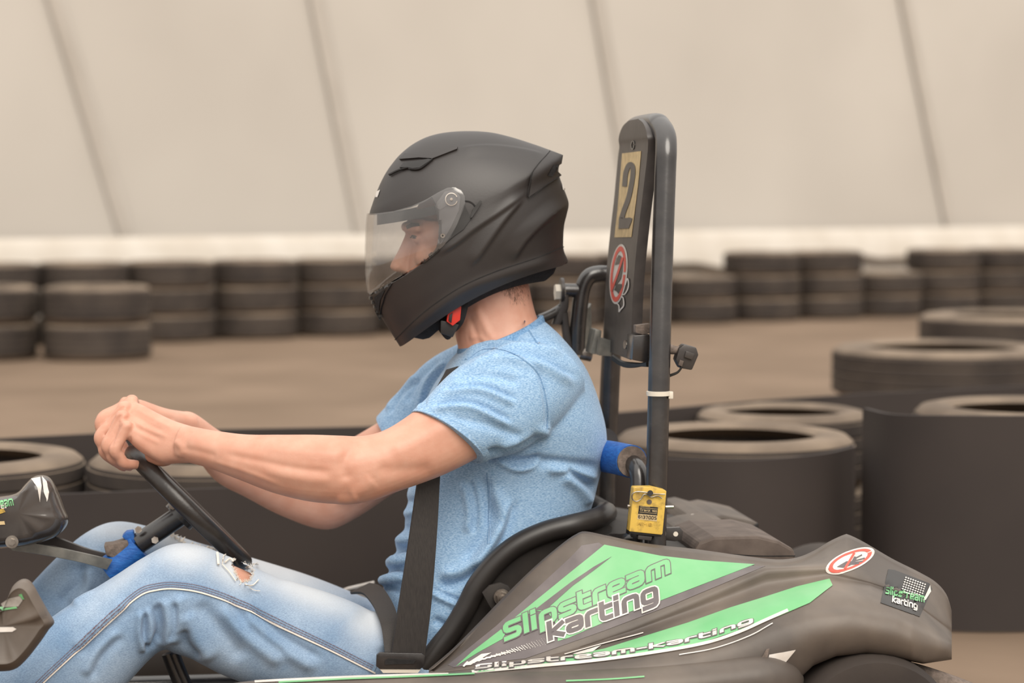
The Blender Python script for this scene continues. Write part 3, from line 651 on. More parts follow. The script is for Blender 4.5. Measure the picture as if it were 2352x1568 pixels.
# jeans with worn thighs, fly seam and ripped knees
g = Geo(); g.loft(near_leg(), 70, 44, 2.15); g.loft(far_leg(), 70, 44, 2.15)
g.loft([S(925, 1440, 1200, 1480, 0, .150), S(925, 1480, 1180, 1560, 0, .160), S(930, 1540, 1120, 1625, 0, .15)], 20, 40, 2.4)
jme = remesh(g, .0032, 6, 'jeans')
JN = [
 ([(375, 1370), (385, 1430), (380, 1490)], 10, .006, 'bump'), ([(365, 1380), (372, 1440), (362, 1480)], 7, -.006, 'bump'), ([(412, 1360), (412, 1420), (395, 1480)], 12, .008, 'bump'), ([(402, 1380), (404, 1430), (390, 1470)], 6, -.008, 'bump'),
 ([(345, 1390), (355, 1440), (340, 1490)], 11, .006, 'fold'), ([(330, 1400), (325, 1450), (335, 1500)], 9, .006, 'fold'), ([(430, 1400), (450, 1460), (490, 1520)], 14, .006, 'bump'), ([(420, 1440), (430, 1480), (460, 1510)], 9, -.007, 'bump'),
 ([(510, 1380), (570, 1450), (660, 1520)], 18, .005, 'fold'), ([(560, 1400), (640, 1470), (740, 1530)], 18, .005, 'fold'), ([(450, 1380), (500, 1440), (560, 1520)], 16, -.005, 'bump'),
 ([(300, 1380), (240, 1440), (170, 1500)], 16, .0035, 'fold'), ([(280, 1450), (230, 1500), (200, 1560)], 14, .004, 'fold'),
 ([(640, 1330), (740, 1370), (840, 1420)], 20, .003, 'bump'), ([(190, 1290), (180, 1340), (130, 1390)], 12, -.005, 'bump'), ([(200, 1300), (200, 1350), (160, 1390)], 10, .005, 'bump'), ([(860, 1395), (875, 1440), (880, 1500)], 12, .006, 'bump')]
sculpt(jme, [(a, b * 1.25, max(c * 1.6, -.0085), d) for a, b, c, d in JN])
# cut the rip out of the near thigh, just above the knee
P = proj(get_v(jme)); lat = get_v(jme) @ LAT
rip = np.array([(536, 1288), (548, 1285), (564, 1297), (579, 1312), (571, 1331), (557, 1334), (544, 1320), (538, 1304)])
def inside(P, B):
    ins = np.zeros(len(P), bool); j = len(B) - 1
    for i in range(len(B)):
        ins ^= ((B[i, 1] > P[:, 1]) != (B[j, 1] > P[:, 1])) & (P[:, 0] < (B[j, 0] - B[i, 0]) * (P[:, 1] - B[i, 1]) / (B[j, 1] - B[i, 1] + 1e-12) + B[i, 0]); j = i
    return ins
nrm = get_n(jme); vdir = get_v(jme) - CAM; facing = (nrm * vdir).sum(1) < 0
kill = inside(P + RNG.normal(0, 1.3, P.shape), rip) & (lat < -.05) & (facing | (nrm[:, 2] > .2))
wear = np.zeros(len(P))
def add_wear(cx, cy, rx, ry, amt, rot=0, lo=-9, hi=9):
    c, s = math.cos(rot), math.sin(rot); dx, dy = P[:, 0] - cx, P[:, 1] - cy; u = (dx * c + dy * s) / rx; v = (-dx * s + dy * c) / ry
    wear[:] = np.maximum(wear, amt * np.exp(-(u * u + v * v)) * ((lat > lo) & (lat < hi)))
add_wear(430, 1265, 90, 45, .75, .1, hi=0); add_wear(540, 1300, 70, 45, .85, .35, hi=0); add_wear(700, 1350, 170, 45, .8, .38, hi=0); add_wear(850, 1420, 60, 60, .75, .5, hi=0); add_wear(300, 1310, 90, 24, .45, -.65, hi=0)
add_wear(270, 1215, 90, 30, .6, 0, lo=0); add_wear(620, 1300, 200, 60, .85, .3, lo=0); add_wear(400, 1240, 60, 30, .8, lo=0)
at = jme.attributes.new('wear', 'FLOAT', 'POINT'); at.data.foreach_set('value', wear)
bm = bmesh.new(); bm.from_mesh(jme); bm.verts.ensure_lookup_table()
bmesh.ops.delete(bm, geom=[bm.verts[i] for i in np.where(kill)[0]], context='VERTS'); bm.to_mesh(jme); bm.free()
jeans = link('jeans', jme, 'denim', person, ang=0)
SJ = Surf(jeans)
seamp = [(20, 1640), (90, 1568), (180, 1484), (260, 1410), (320, 1360), (360, 1346), (405, 1343), (470, 1354), (560, 1388), (660, 1438), (760, 1485), (862, 1536)]
part('side_seam', patch([ribbon_px(seamp, 17, 90)], SJ, .0016, 8, .001), 'denim', jeans)
part('seam_edge', patch([ribbon_px([(x + .4, y + 9) for x, y in seamp], 3.2, 90)], SJ, .0026, 8, .001), 'thread', jeans)
g = Geo(); sp = spl(np.array(seamp, float), 420); tt = np.gradient(sp, axis=0); tt /= np.linalg.norm(tt, axis=1)[:, None]; nq = np.stack([-tt[:, 1], tt[:, 0]], 1)
for o_ in (-5.5, -.5, 4.5):
    for i in range(0, 417, 3):
        a = sp[i] + nq[i] * o_; b = .35 * (sp[i + 2] + nq[i + 2] * o_) + .65 * (sp[i + 3] + nq[i + 3] * o_)
        if a[1] < 1585:
            q = nq[i] * .65; P4 = [SJ.hit(*p) for p in (a - q, b - q, b + q, a + q)]; g.add([p + nn * .0032 for p, nn in P4], [(0, 1, 2, 3)])
o = part('stitching', g, 'stitch', jeans, smooth=False); o['kind'] = 'stuff'
# frayed threads around the rip
def thread(path, r=.0009, lift=.004):
    pts = []
    for i, (x, y) in enumerate(path):
        if x < 545: y += 11
        p, nn = SJ.hit(x, y); pts.append(p + nn * lift + (CAM - p) / np.linalg.norm(CAM - p) * .002)
    return Geo().tube(np.array(pts), r, 6, 14)
SJ2 = SJ
for path, r in (([(497, 1262), (499, 1280), (500, 1288)], .0022), ([(509, 1285), (513, 1268), (530, 1266), (541, 1282)], .0011), ([(508, 1287), (525, 1305), (540, 1325)], .0009), ([(552, 1286), (546, 1300), (543, 1320), (556, 1335)], .0013), ([(540, 1290), (552, 1284), (562, 1286)], .0011),
                ([(556, 1320), (568, 1308), (575, 1300), (592, 1300)], .0009), ([(566, 1312), (580, 1302), (590, 1296)], .0007), ([(548, 1326), (562, 1344), (578, 1346), (592, 1334)], .0012), ([(570, 1350), (582, 1357), (596, 1359)], .0006), ([(549, 1332), (552, 1340), (549, 1345)], .0006), ([(515, 1283), (526, 1276), (534, 1282)], .0016)):
    part('frayed_thread', thread(path, r), 'thread', jeans)
fr = Geo(); rc = rip.mean(0); rs = spl(np.vstack([rip, rip[:1]]), 150)
for i in range(150):
    for k in range(2):
        p2 = rs[i] + unit(rs[i] - rc) * random.uniform(-1, 5); d2 = unit(rc - rs[i] + RNG.normal(0, 14, 2)); L2 = random.uniform(2, 7)
        pp = [SJ.hit(*p2), SJ.hit(*(p2 - unit(rc - rs[i]) * 2)), None]; a3 = pp[0][0] + pp[0][1] * .0012; e3 = a3 + (K(*(p2 + d2 * L2), -.2) - K(*p2, -.2)) + pp[0][1] * .001
        fr.tube(np.array([a3, (a3 + e3) / 2 + pp[0][1] * .0008, e3]), [.0004, .0003, .0002], 4)
o = part('rip_fringe', fr, 'thread', jeans); o['kind'] = 'stuff'
rag = Geo()
for i in range(34):
    t = i / 33; x = 392 + 105 * t; y = 1229 + (19 * min(1, t * 3)) + 16 * t + random.uniform(-2, 2)
    p = K(x, y, .11); q = K(x + random.uniform(-7, 9), y - random.uniform(2, 13) * (1.3 - t), .11 + random.uniform(-.01, .01)); r_ = (p + q) / 2 + np.array([0, 0, .002])
    rag.tube(np.array([p, r_, q]), [.0022, .0016, .0007], 5)
o = part('frayed_edge', rag, 'thread', jeans); o['kind'] = 'stuff'
for dx, l, dp in ((0, -.155, 0), (-85, .135, -75)):
    g = Geo().loft([S(-95 + dx, 1690 + dp, -75 + dx, 1800 + dp, l, .045), S(-150 + dx, 1670 + dp, -110 + dx, 1835 + dp, l, .05), S(-240 + dx, 1715 + dp, -200 + dx, 1850 + dp, l, .052), S(-350 + dx, 1760 + dp, -340 + dx, 1825 + dp, l, .05), S(-375 + dx, 1785 + dp, -370 + dx, 1815 + dp, l, .03)], 24, 26, 2.4)
    part('shoe', g, 'shoe', person)
# short hair at the nape, brow and lashes
SB = Surf(person)
g = Geo()
for i in range(5200):
    x = random.uniform(1118, 1215); y = random.uniform(622, 708)
    if x < 1142 + (y - 640) * .6 + random.uniform(-8, 14) or random.random() < max(0, (y - 640) / 62): continue
    p, nn = SB.hit(x, y); d = unit(K(x - random.uniform(-2, 6), y + 14, 0) - K(x, y, 0)); q = p + d * .0045 + nn * .0012
    s_ = np.cross(d, nn) * .00022; g.add([p - s_, p + s_, q], [(0, 1, 2)])
o = part('hair', g, 'hair', person, smooth=False); o['kind'] = 'stuff'
g = Geo()
for s in (-1, 1):
    for i in range(70):
        u = random.random(); p = K(934 + 26 * u, 520 - 3 * u + random.uniform(-4, 4), 0) ; p = p + LAT * s * (.014 + .036 * u)
        q = K(934 + 26 * u + 10, 519, 0) + LAT * s * (.018 + .036 * u) - FWD * 0 
        g.add([p - ZUP * .0006 + FWD * .006, p + ZUP * .0006 + FWD * .006, q + FWD * .005], [(0, 1, 2)])
o = part('eyebrow', patch([[(933, 519), (945, 513), (962, 514), (964, 519), (948, 521), (936, 526)]], SB, .0012, 5, .002), 'hair', person)
part('eye', patch([oval(950, 545, 6, 2.6, .25, 16)], SB, .0008, 3), 'eye_dark', person)
part('eyelash', patch([ribbon_px([(943, 546), (948, 541), (957, 543)], 2.2)], SB, .0016, 3, .001), 'hair', person)
# ------------------------------------------------------------------ helmet
hel = empty('helmet', K(1100, 700, 0), 'matte black full-face helmet with clear visor worn by the driver', 'helmet')
SIL = spl(np.array([(922, 802), (903, 772), (884, 742), (869, 714), (857, 690), (850, 668), (846, 640), (844, 600), (845, 545), (848, 497), (856, 468), (868, 435), (882, 405), (898, 380), (920, 354), (950, 330), (985, 313), (1025, 304), (1075, 301), (1125, 304), (1170, 314), (1215, 328), (1255, 342), (1287, 355),
  (1288, 366), (1281, 385), (1283, 405), (1294, 435), (1304, 465), (1300, 490), (1294, 515), (1292, 545), (1293, 572), (1303, 596)], float), 400)
U2 = unit(np.array([1303 - 922, 596 - 802.0])); N2 = np.array([U2[1], -U2[0]]); N2 = N2 if N2[1] < 0 else -N2
lev = SIL @ N2; uu = SIL @ U2; apex = int(np.argmax(lev)); l_lo = lev[0]; l_hi = lev[apex]
def extent(L):
    f = np.interp(L, np.maximum.accumulate(lev[:apex + 1]), uu[:apex + 1]); b = np.interp(L, np.maximum.accumulate(lev[apex:][::-1]), uu[apex:][::-1]); return f, b
def h_w(t):
    return .1285 * (math.sqrt(max(0, 1 - ((t - .46) / .54) ** 2)) if t > .46 else 1 - .20 * ((.46 - t) / .46) ** 2)
rows = []; nr, mr = 150, 210
for i in range(nr):
    v = i / (nr - 1); t = 1 - (1 - v) ** 1.6 if v > .0 else 0; t = min(t, .9995); L_ = l_lo + (l_hi - l_lo) * t
    f, b = extent(L_); c = (f + b) / 2; h = (b - f) / 2; w = h_w(t); a = np.arange(mr) * 2 * math.pi / mr
    e = 2.12; ca = np.sign(np.cos(a)) * np.abs(np.cos(a)) ** (2 / e); sa = np.sign(np.sin(a)) * np.abs(np.sin(a)) ** (2 / e)
    row = []
    for q in range(mr):
        p2 = U2 * (c + h * ca[q]) + N2 * (L_ + 36 * (1 - t) ** 3 * max(0, 1 - (ca[q] + .12) ** 2)); row.append(K(p2[0], p2[1], 0) + LAT * w * sa[q])
    rows.append(row)
G = np.array(rows)
outer = Geo(); outer.grid(G, True); top = G[-1].mean(0); outer.add([*G[-1], top], [(j, (j + 1) % mr, mr) for j in range(mr)])
hme = mesh_from('shell', outer.arr(), outer.F)
bm = bmesh.new(); bm.from_mesh(hme); bmesh.ops.remove_doubles(bm, verts=bm.verts, dist=1e-5); bmesh.ops.recalc_face_normals(bm, faces=bm.faces); bm.to_mesh(hme); bm.free()
plain = hme.copy()
def h_pts(pts): return [(800 + x * .3571, 270 + y * .3571) for x, y in pts]   # from the detail crop
HS = [(h_pts([(1150, 470), (960, 610), (800, 720), (700, 800), (560, 890)]), 14, .0035, 'step'), (h_pts([(1130, 505), (1000, 660), (900, 800), (830, 900), (780, 965)]), 12, .0045, 'step'),
      (h_pts([(1410, 545), (1300, 630), (1180, 740), (1100, 840), (1055, 935)]), 13, .005, 'step'),       (h_pts([(300, 1450), (480, 1295), (740, 1115), (960, 1025), (1200, 945), (1395, 880)]), 14, .004, 'bump'), (h_pts([(700, 200), (900, 185), (1100, 205), (1280, 245)]), 9, .0022, 'step')]
sculpt(hme, HS, mirror=True)
PORT = [(780, 500), (866, 492), (900, 486), (940, 476), (975, 462), (990, 452), (1000, 470), (1008, 520), (1006, 560), (990, 585), (965, 606), (930, 628), (895, 648), (870, 664), (850, 676), (780, 700)]
VIS = [(780, 496), (864, 489), (900, 484), (940, 473), (975, 458), (1005, 441), (1025, 431), (1042, 430), (1055, 437), (1063, 450), (1064, 465), (1058, 485), (1045, 515), (1030, 545), (1012, 566), (985, 586), (950, 608), (915, 630), (885, 650), (862, 664), (850, 672), (780, 690)]
def boolean(me, other, op):
    a = bpy.data.objects.new('a', me); b = bpy.data.objects.new('b', other); COL.objects.link(a); COL.objects.link(b)
    m = a.modifiers.new('b', 'BOOLEAN'); m.object = b; m.operation = op; m.solver = 'EXACT'
    dg = bpy.context.evaluated_depsgraph_get(); dg.update(); out = bpy.data.meshes.new_from_object(a.evaluated_get(dg))
    bpy.data.objects.remove(a); bpy.data.objects.remove(b); return out
def shellify(me, outw, inw):                     # closed shell between two offsets of an open surface
    V = get_v(me); N = get_n(me); n = len(V); F = [tuple(p.vertices) for p in me.polygons]; cnt = {}
    for f in F:
        for a, b in zip(f, f[1:] + f[:1]): cnt[(a, b)] = 1
    side = [(b, a, a + n, b + n) for (a, b) in cnt if (b, a) not in cnt]
    m = mesh_from('s', np.vstack([V + N * outw, V - N * inw]), F + [tuple(i + n for i in reversed(f)) for f in F] + side); fix_normals(m); return m
def side_prism(poly):
    P = np.array([K(x, y, 0) for x, y in poly]); n = len(P)
    tri = delaunay_2d_cdt([Vector(p) for p in poly], [], [list(range(n))], 1, 1e-6)[2]
    m = mesh_from('c', np.vstack([P - LAT * .3, P + LAT * .3]), [tuple(t) for t in tri] + [tuple(i + n for i in reversed(t)) for t in tri] + [(i, i + n, (i + 1) % n + n, (i + 1) % n) for i in range(n)]); fix_normals(m); return m
# the side outline is taken in the kart's mid plane; shrink it about the helmet centre to meet the bulging near side
def to_mid(pts, l=-.10):
    out = []
    for x, y in pts:
        f = np.clip((x - 845) / 150, 0, 1); lq = l * f; p = K(x, y, lq); p = p - (p @ LAT) * LAT; q = proj(p[None])[0]; out.append(tuple(q))
    return out
shell = boolean(shellify(hme, 0, .018), side_prism(to_mid(PORT)), 'DIFFERENCE')
sh = link('shell', shell, 'helmet', hel, ang=35)
vis = boolean(shellify(plain, .0045, -.0022), side_prism(to_mid(VIS)), 'INTERSECT')
vo = link('visor', vis, 'visor', hel, ang=35); vo['label'] = 'clear scratched visor'
# visor edge trim, pivot and screws
SH_ = Surf(sh); SV = Surf(vo)
part('visor_gasket', patch([ribbon_px([(850, 676), (885, 656), (930, 630), (975, 600), (1010, 572)], 4.0)], SH_, .004, 5, .004), 'helmet_trim', hel)
part('visor_rim', patch([ribbon_px([(852, 670), (885, 650), (930, 623), (985, 587)], 2.2)], SV, .001, 5, .001), 'visor', vo)
piv = part('visor_pivot', patch([oval(1037, 458, 14, 14.5)], SV, .0012, 5, .001), 'visor', hel)
part('ring', patch([np.vstack([oval(1037, 458, 14.5, 15, 0, 30, .3, 5.9), oval(1037, 458, 12.5, 13, 0, 30, .3, 5.9)[::-1]])], SV, .0022, 4), 'steel', piv)
part('screw', patch([oval(1037, 458, 3.2, 3.2, 0, 12)], SV, .0026, 3), 'steel', piv)
part('pivot_arm', patch([[(1027, 451), (1031, 469), (1012, 481), (1005, 480), (1004, 473)]], SV, .0008, 4, .0006), 'visor', hel)
part('screw', patch([oval(1017, 541, 5.2, 5.2, 0, 16)], SV, .0014, 3, .001), 'steel', hel)
part('screw_slot', patch([oval(1017, 541, 2.2, 2.2, 0, 8)], SV, .0020, 2), 'helmet_trim', hel)
part('base_plate', patch([[(1000, 470), (1022, 440), (1045, 436), (1057, 452), (1054, 482), (1036, 522), (1013, 560), (1004, 566), (1010, 520)]], SH_, .0012, 6, .001), 'visor_plate', hel)
part('visor_cover', patch([h_pts([(745, 555), (790, 650), (740, 720), (690, 755), (625, 808), (700, 690)])], SH_, .0025, 6, .002), 'helmet_trim', hel)
lv = Geo(); 
lv = patch([h_pts([(845, 535), (857, 542), (830, 590), (795, 645), (785, 650), (800, 590)])], SH_, .009, 5, .008)
part('visor_lever', lv, 'helmet_trim', hel)
part('lever_slot', patch([ribbon_px(h_pts([(745, 537), (775, 540), (800, 553), (815, 570)]), 3.2)], SH_, .0012, 4), 'padding', hel)
# brow vent, top scoop, chin vent, rear spoiler vent
vent = part('brow_vent', patch([h_pts([(340, 330), (365, 300), (520, 275), (540, 280), (465, 330), (420, 335), (390, 328)])], SH_, .005, 6, .005), 'helmet_trim', hel)
part('vent_slot', patch([ribbon_px(h_pts([(270, 374), (330, 345), (395, 326), (400, 335), (465, 332), (545, 272)]), 2.6)], SH_, .0045, 4, .003), 'padding', vent)
part('top_scoop', patch([h_pts([(335, 275), (372, 238), (520, 255), (660, 195), (705, 196), (700, 210), (545, 270), (460, 265)])], SH_, .004, 6, .004), 'helmet', hel)
part('chin_vent', patch([h_pts([(160, 1135), (215, 1095), (285, 1065), (240, 1140), (215, 1230), (210, 1300), (180, 1240)])], SH_, .003, 5, .003), 'helmet_trim', hel)
part('vent_opening', patch([h_pts([(180, 1150), (230, 1110), (245, 1105), (215, 1170), (208, 1240), (190, 1220)])], SH_, .0042, 4), 'padding', hel)
g = Geo()
for i in range(5):
    x, y = h_pts([(137 + 14 * i, 1160 + 28 * i)])[0]; c, nn = SH_.hit(x + 6, y); g.box(c + FWD * .001, FWD * .004, LAT * .012, ZUP * .0025)
part('vent_grille', g, 'helmet_trim', hel)['kind'] = 'stuff'
rv = part('rear_vent', patch([h_pts([(1290, 232), (1366, 255), (1352, 290), (1310, 320), (1350, 372), (1150, 512), (1160, 440), (1170, 372)])], SH_, .006, 7, .006), 'helmet', hel)
part('vent_opening', patch([h_pts([(1318, 305), (1350, 298), (1345, 330), (1310, 378), (1280, 375)])], Surf(rv), .001, 5), 'padding', rv)
part('vent_groove', patch([ribbon_px(h_pts([(1290, 232), (1170, 372), (1150, 512), (1250, 440), (1348, 374)]), 2.0)], SH_, .0064, 5), 'padding', rv)
part('logo_mark', patch([h_pts([(185, 475), (207, 465), (190, 512), (176, 512)])], SH_, .001, 4), 'vinyl_white', hel)
part('logo_mark', patch([h_pts([(1370, 430), (1377, 430), (1380, 455), (1390, 458), (1390, 466), (1376, 466)])], SH_, .0015, 4), 'vinyl_white', hel)
part('lip_seam', patch([ribbon_px(h_pts([(300, 1430), (430, 1300), (560, 1195), (740, 1080), (960, 985), (1200, 905), (1385, 830)]), 2.0, 60)], SH_, .0008, 6), 'padding', hel)
part('rear_lip', Geo().tube(np.array([K(1255, 608, 0) - LAT * .066, K(1285, 600, 0) - LAT * .035, K(1296, 598, 0), K(1285, 600, 0) + LAT * .035, K(1255, 608, 0) + LAT * .066]), [.001, .005, .006, .005, .001], 10, 40), 'helmet_trim', hel)
# padding ring inside the lower edge, sun visor, cheek pads
G = []; a = np.arange(60) * 2 * math.pi / 60
for (dn, k, kw) in ((-8, .97, .97), (-2, .93, .93), (10, .86, .80), (26, .78, .70), (30, .72, .62)):
    f, b = extent(l_lo + 1); row = []
    c = (f + b) / 2 + 6; h = (b - f) / 2 * k; w = h_w(0) * kw
    L_ = l_lo + 12 - dn * .9 if dn > 0 else l_lo - dn
    for q in a:
        p2 = U2 * (c + h * math.cos(q)) + N2 * (L_ + 36 * max(0, 1 - (math.cos(q) + .12) ** 2)); row.append(K(p2[0], p2[1], 0) + LAT * w * math.sin(q))
    G.append(row)
part('liner', Geo().grid(np.array(G), True), 'padding', hel)
g = Geo(); G = []
for (x0, y0) in ((0, 0), (0, 14), (0, 26)):
    row = []
    for s_ in np.linspace(-1, 1, 24):
        x = 866 + 135 * abs(s_) ** 2.2; y = 491 + y0 * (1 - .25 * abs(s_)) - 22 * abs(s_) ** 3; row.append(K(x, y, 0) + LAT * s_ * .096)
    G.append(row)
part('sun_visor', g.grid(np.array(G)), 'helmet_trim', hel)
for s in (-1, 1):
    g = Geo().loft([(K(1000, 520, 0) + LAT * s * .085, K(1060, 520, 0) + LAT * s * .085, .012), (K(988, 580, 0) + LAT * s * .085, K(1060, 600, 0) + LAT * s * .085, .018), (K(975, 640, 0) + LAT * s * .075, K(1080, 660, 0) + LAT * s * .08, .018), (K(985, 690, 0) + LAT * s * .066, K(1060, 690, 0) + LAT * s * .07, .014)], 18, 18)
    part('cheek_pad', g, 'padding', hel)
# chin strap with red buckle
strap = part('chin_strap', Geo().loft([S(1055, 680, 1078, 676, -.07, .004), S(1050, 705, 1076, 700, -.078, .005), S(1040, 735, 1064, 742, -.072, .005), S(1020, 750, 1040, 768, -.055, .006), S(1008, 742, 1034, 778, -.035, .008)], 20, 14, 3), 'padding', hel)
part('buckle', prism([(1030, 708), (1060, 703), (1057, 735), (1040, 748), (1026, 738)], -.088, -.074), 'buckle_red', hel, bevel=.0012)
part('buckle_catch', prism([(1032, 724), (1040, 718), (1037, 742), (1030, 736)], -.091, -.080), 'helmet_trim', hel, bevel=.001)
part('buckle_base', prism([(1012, 735), (1055, 745), (1040, 775), (1012, 765)], -.080, -.060), 'helmet_trim', hel, bevel=.002)

# ------------------------------------------------------------------ go-kart
kart = empty('go_kart', (0, 0, 0.0), 'black rental go-kart with green side graphics and tall roll hoop, carrying the driver', 'go-kart')
# seat: rolled rim and tub
rim = [(925, 1580), (978, 1524), (1010, 1484), (1040, 1446), (1070, 1396), (1098, 1342), (1140, 1290), (1190, 1250), (1250, 1222), (1310, 1206), (1352, 1196), (1380, 1186)]
nearp = [K(x, y, -.195 if x < 1330 else -.195 + .03 * (x - 1330) / 50) for x, y in rim]
back = [K(1392, 1178, -.12), K(1392, 1176, -.05), K(1390, 1175, .05), K(1388, 1174, .12)]
farp = [p - 2 * (p @ LAT) * LAT for p in nearp][::-1]
path = np.array(nearp + back + farp)
seat = part('seat', Geo().tube(path, .0185, 16, 150), 'seat_plastic', kart)
G = []; rp_ = spl(np.array(nearp), 30); bot = spl(np.array([K(955, 1640, 0), K(1060, 1660, 0), K(1180, 1640, 0), K(1270, 1570, 0), K(1330, 1460, 0), K(1365, 1330, 0), K(1385, 1195, 0)]), 30)
for i in range(30):
    p = rp_[i]; q = p - 2 * (p @ LAT) * LAT; row = []
    lw = -(p @ LAT)
    for t in np.linspace(-1, 1, 25):
        b = abs(t) ** 3.5; c = bot[i] - (bot[i] @ LAT) * LAT; pp = p - (p @ LAT) * LAT
        row.append(c + (pp - c) * b + LAT * lw * (np.sign(t) * abs(t) ** .6))
    G.append(row)
part('shell', Geo().grid(np.array(G)), 'seat_shell', seat)
pl = part('seat_bracket', prism([(1108, 1362), (1125, 1345), (1150, 1338), (1168, 1345), (1185, 1372), (1135, 1408), (1122, 1388)], -.232, -.222), 'seat_shell', kart, bevel=.0015)
g = Geo(); c = K(1152, 1370, -.236)
g.tube(np.array([c, c - LAT * .006]), .014, 20); part('washer', g, 'steel', pl)
part('nut', Geo().tube(np.array([c - LAT * .006, c - LAT * .016]), .0105, 6), 'steel', pl, smooth=False)
part('stud', Geo().tube(np.array([c - LAT * .016, c - LAT * .030]), .006, 14), 'steel', pl)
# side pod surface
def crv(pts): 
    p = np.array(pts, float); return lambda x: np.interp(x, p[:, 0], p[:, 1])
T_ = [(985, 1537), (1040, 1490), (1100, 1430), (1160, 1368), (1230, 1300), (1290, 1250), (1322, 1228), (1345, 1221), (1400, 1232), (1480, 1248), (1600, 1262), (1700, 1276), (1780, 1285), (1830, 1281), (1870, 1265), (1905, 1244), (1938, 1229), (1950, 1229), (1985, 1246), (2050, 1284), (2110, 1314), (2150, 1338), (2175, 1368), (2186, 1405)]
tsp = spl(np.array(T_, float), 300); 
def Tf(x): return np.interp(x, tsp[:, 0], tsp[:, 1])
Gf = crv([(985, 1545), (1200, 1513), (1300, 1483), (1450, 1432), (1600, 1372), (1760, 1305), (1830, 1302), (1900, 1300), (1960, 1318), (2060, 1350), (2186, 1440)])
Rf = crv([(985, 1552), (1200, 1524), (1300, 1505), (1452, 1466), (1600, 1420), (1760, 1366), (1900, 1338), (2000, 1350), (2100, 1390), (2186, 1460)])
Mf = crv([(985, 1562), (1100, 1545), (1230, 1534), (1420, 1516), (1580, 1492), (1700, 1456), (1770, 1425), (1850, 1400), (1950, 1390), (2060, 1410), (2186, 1475)])
Bf = crv([(985, 1610), (1700, 1620), (1780, 1600), (1830, 1562), (1868, 1527), (1920, 1506), (1990, 1499), (2050, 1508), (2120, 1522), (2186, 1512)])
xs = np.unique(np.r_[np.linspace(985, 1330, 60), np.linspace(1330, 1780, 60), np.linspace(1780, 2186, 90)]); G = []
for x in xs:
    t, gg, rr, mm, bb = Tf(x), Gf(x), Rf(x), Mf(x), Bf(x)
    gg = max(gg, t + 6); rr = max(rr, gg + 5); mm = max(mm, rr + 6); bb = max(bb, mm + 20)
    e = np.clip((2186 - x) / 90, 0, 1) ** .5; k = -.02 * (1 - e) * 0
    fr = np.clip((x - 985) / 120, 0, 1)
    tail = .10 * (1 - e)
    ctrl = [(x, t + 34, -.262), (x, t + 10, -.262), (x, t + 1, -.278), (x, t - 1, -.298), (x, t + 5, -.318 - .02 * (1 - fr)), (x, t + 14 if t + 14 < gg else (t + gg) / 2, -.330), (x, gg * .5 + (t + 14) * .5, -.375), (x, gg, -.418), (x, gg * .4 + rr * .6, -.424), (x, rr, -.452), (x, (rr + mm) / 2, -.500), (x, mm, -.525), (x, mm * .8 + bb * .2, -.545), (x, mm * .45 + bb * .55, -.552), (x, bb - 4, -.535), (x, bb, -.50), (x, bb + 2, -.44), (x, bb + 2, -.30)]
    ctrl = [(a, b, c + tail * min(1, max(0, (-.30 - c) / .1))) for a, b, c in ctrl]
    pts = [K(a, b, c) for a, b, c in ctrl]
    G.append(spl(np.array(pts), 90))
pod = part('side_pod', Geo().grid(np.array(G)), 'pod', kart, ang=60)
# rear end of the pod turning inwards
SP = Surf(pod)
C3 = lambda pts: [(1000 + x * .3231, 1180 + y * .3231) for x, y in pts]
part('dark_decal', patch([C3([(90, 1075), (430, 800), (960, 310), (1040, 225), (1160, 205), (1210, 235), (1400, 275), (1600, 310), (2270, 372), (2345, 372), (1700, 640), (1200, 830), (640, 1028), (350, 1062), (130, 1092)])], SP, .0008, 10, .0005), 'vinyl_dark', pod)
part('green_panel', patch([C3([(1200, 220), (1450, 270), (1600, 300), (1900, 335), (2270, 362), (1600, 618), (1300, 728), (950, 880), (870, 905), (870, 800), (800, 700), (720, 690), (530, 768)])], SP, .0014, 10, .0005), 'vinyl_green', pod)
part('green_streak', patch([C3([(470, 822), (500, 850), (480, 890), (300, 990), (150, 1085), (260, 985)])], SP, .0014, 8, .0005), 'vinyl_green', pod)
part('dark_lance', patch([C3([(1252, 305), (1130, 400), (980, 510), (790, 680), (700, 690), (960, 490), (1120, 380)])], SP, .0020, 8, .0004), 'vinyl_dark', pod)
up1 = (-.09, -1.0)
b1 = [C3([(492, 915)])[0], C3([(1672, 425)])[0]]; b2 = [C3([(802, 912)])[0], C3([(1590, 622)])[0]]
part('lettering_outline', patch(text_polys('Slipstream', b1, 35, up1, .40, 2.2), SP, .0022, 14), 'vinyl_dark', pod)
part('lettering', patch(text_polys('Slipstream', b1, 35, up1, .40), SP, .0025, 14), 'vinyl_green', pod)
part('lettering_outline', patch(text_polys('karting', b2, 36, up1, .40, 3.2), SP, .0028, 14), 'vinyl_white', pod)
part('lettering', patch(text_polys('karting', b2, 36, up1, .40), SP, .0031, 14), 'vinyl_dark', pod)
g = Geo()
for i in range(34):
    for j in range(5):
        t = i / 33; x = 1066 + 190 * t + j * 2.0; y = 1529 - 66 * t - 9 * (1 - t) * j * .55 + 8 + (j - 2) * 3.6 * (1 if i % 2 else .8)
        r_ = 2.6 * (1 - t) ** .8 * (1 if j != 2 else 1.1) + .3
        patch([oval(x, y, r_, r_ * .8, -.35, 6)], SP, .0022, 20, geo=g)
part('halftone_dots', g, 'vinyl_white', pod, smooth=False)['kind'] = 'stuff'
part('white_wedge', patch([C3([(200, 1083), (330, 1000), (400, 990), (250, 1080)])], SP, .0018, 6), 'vinyl_white', pod)
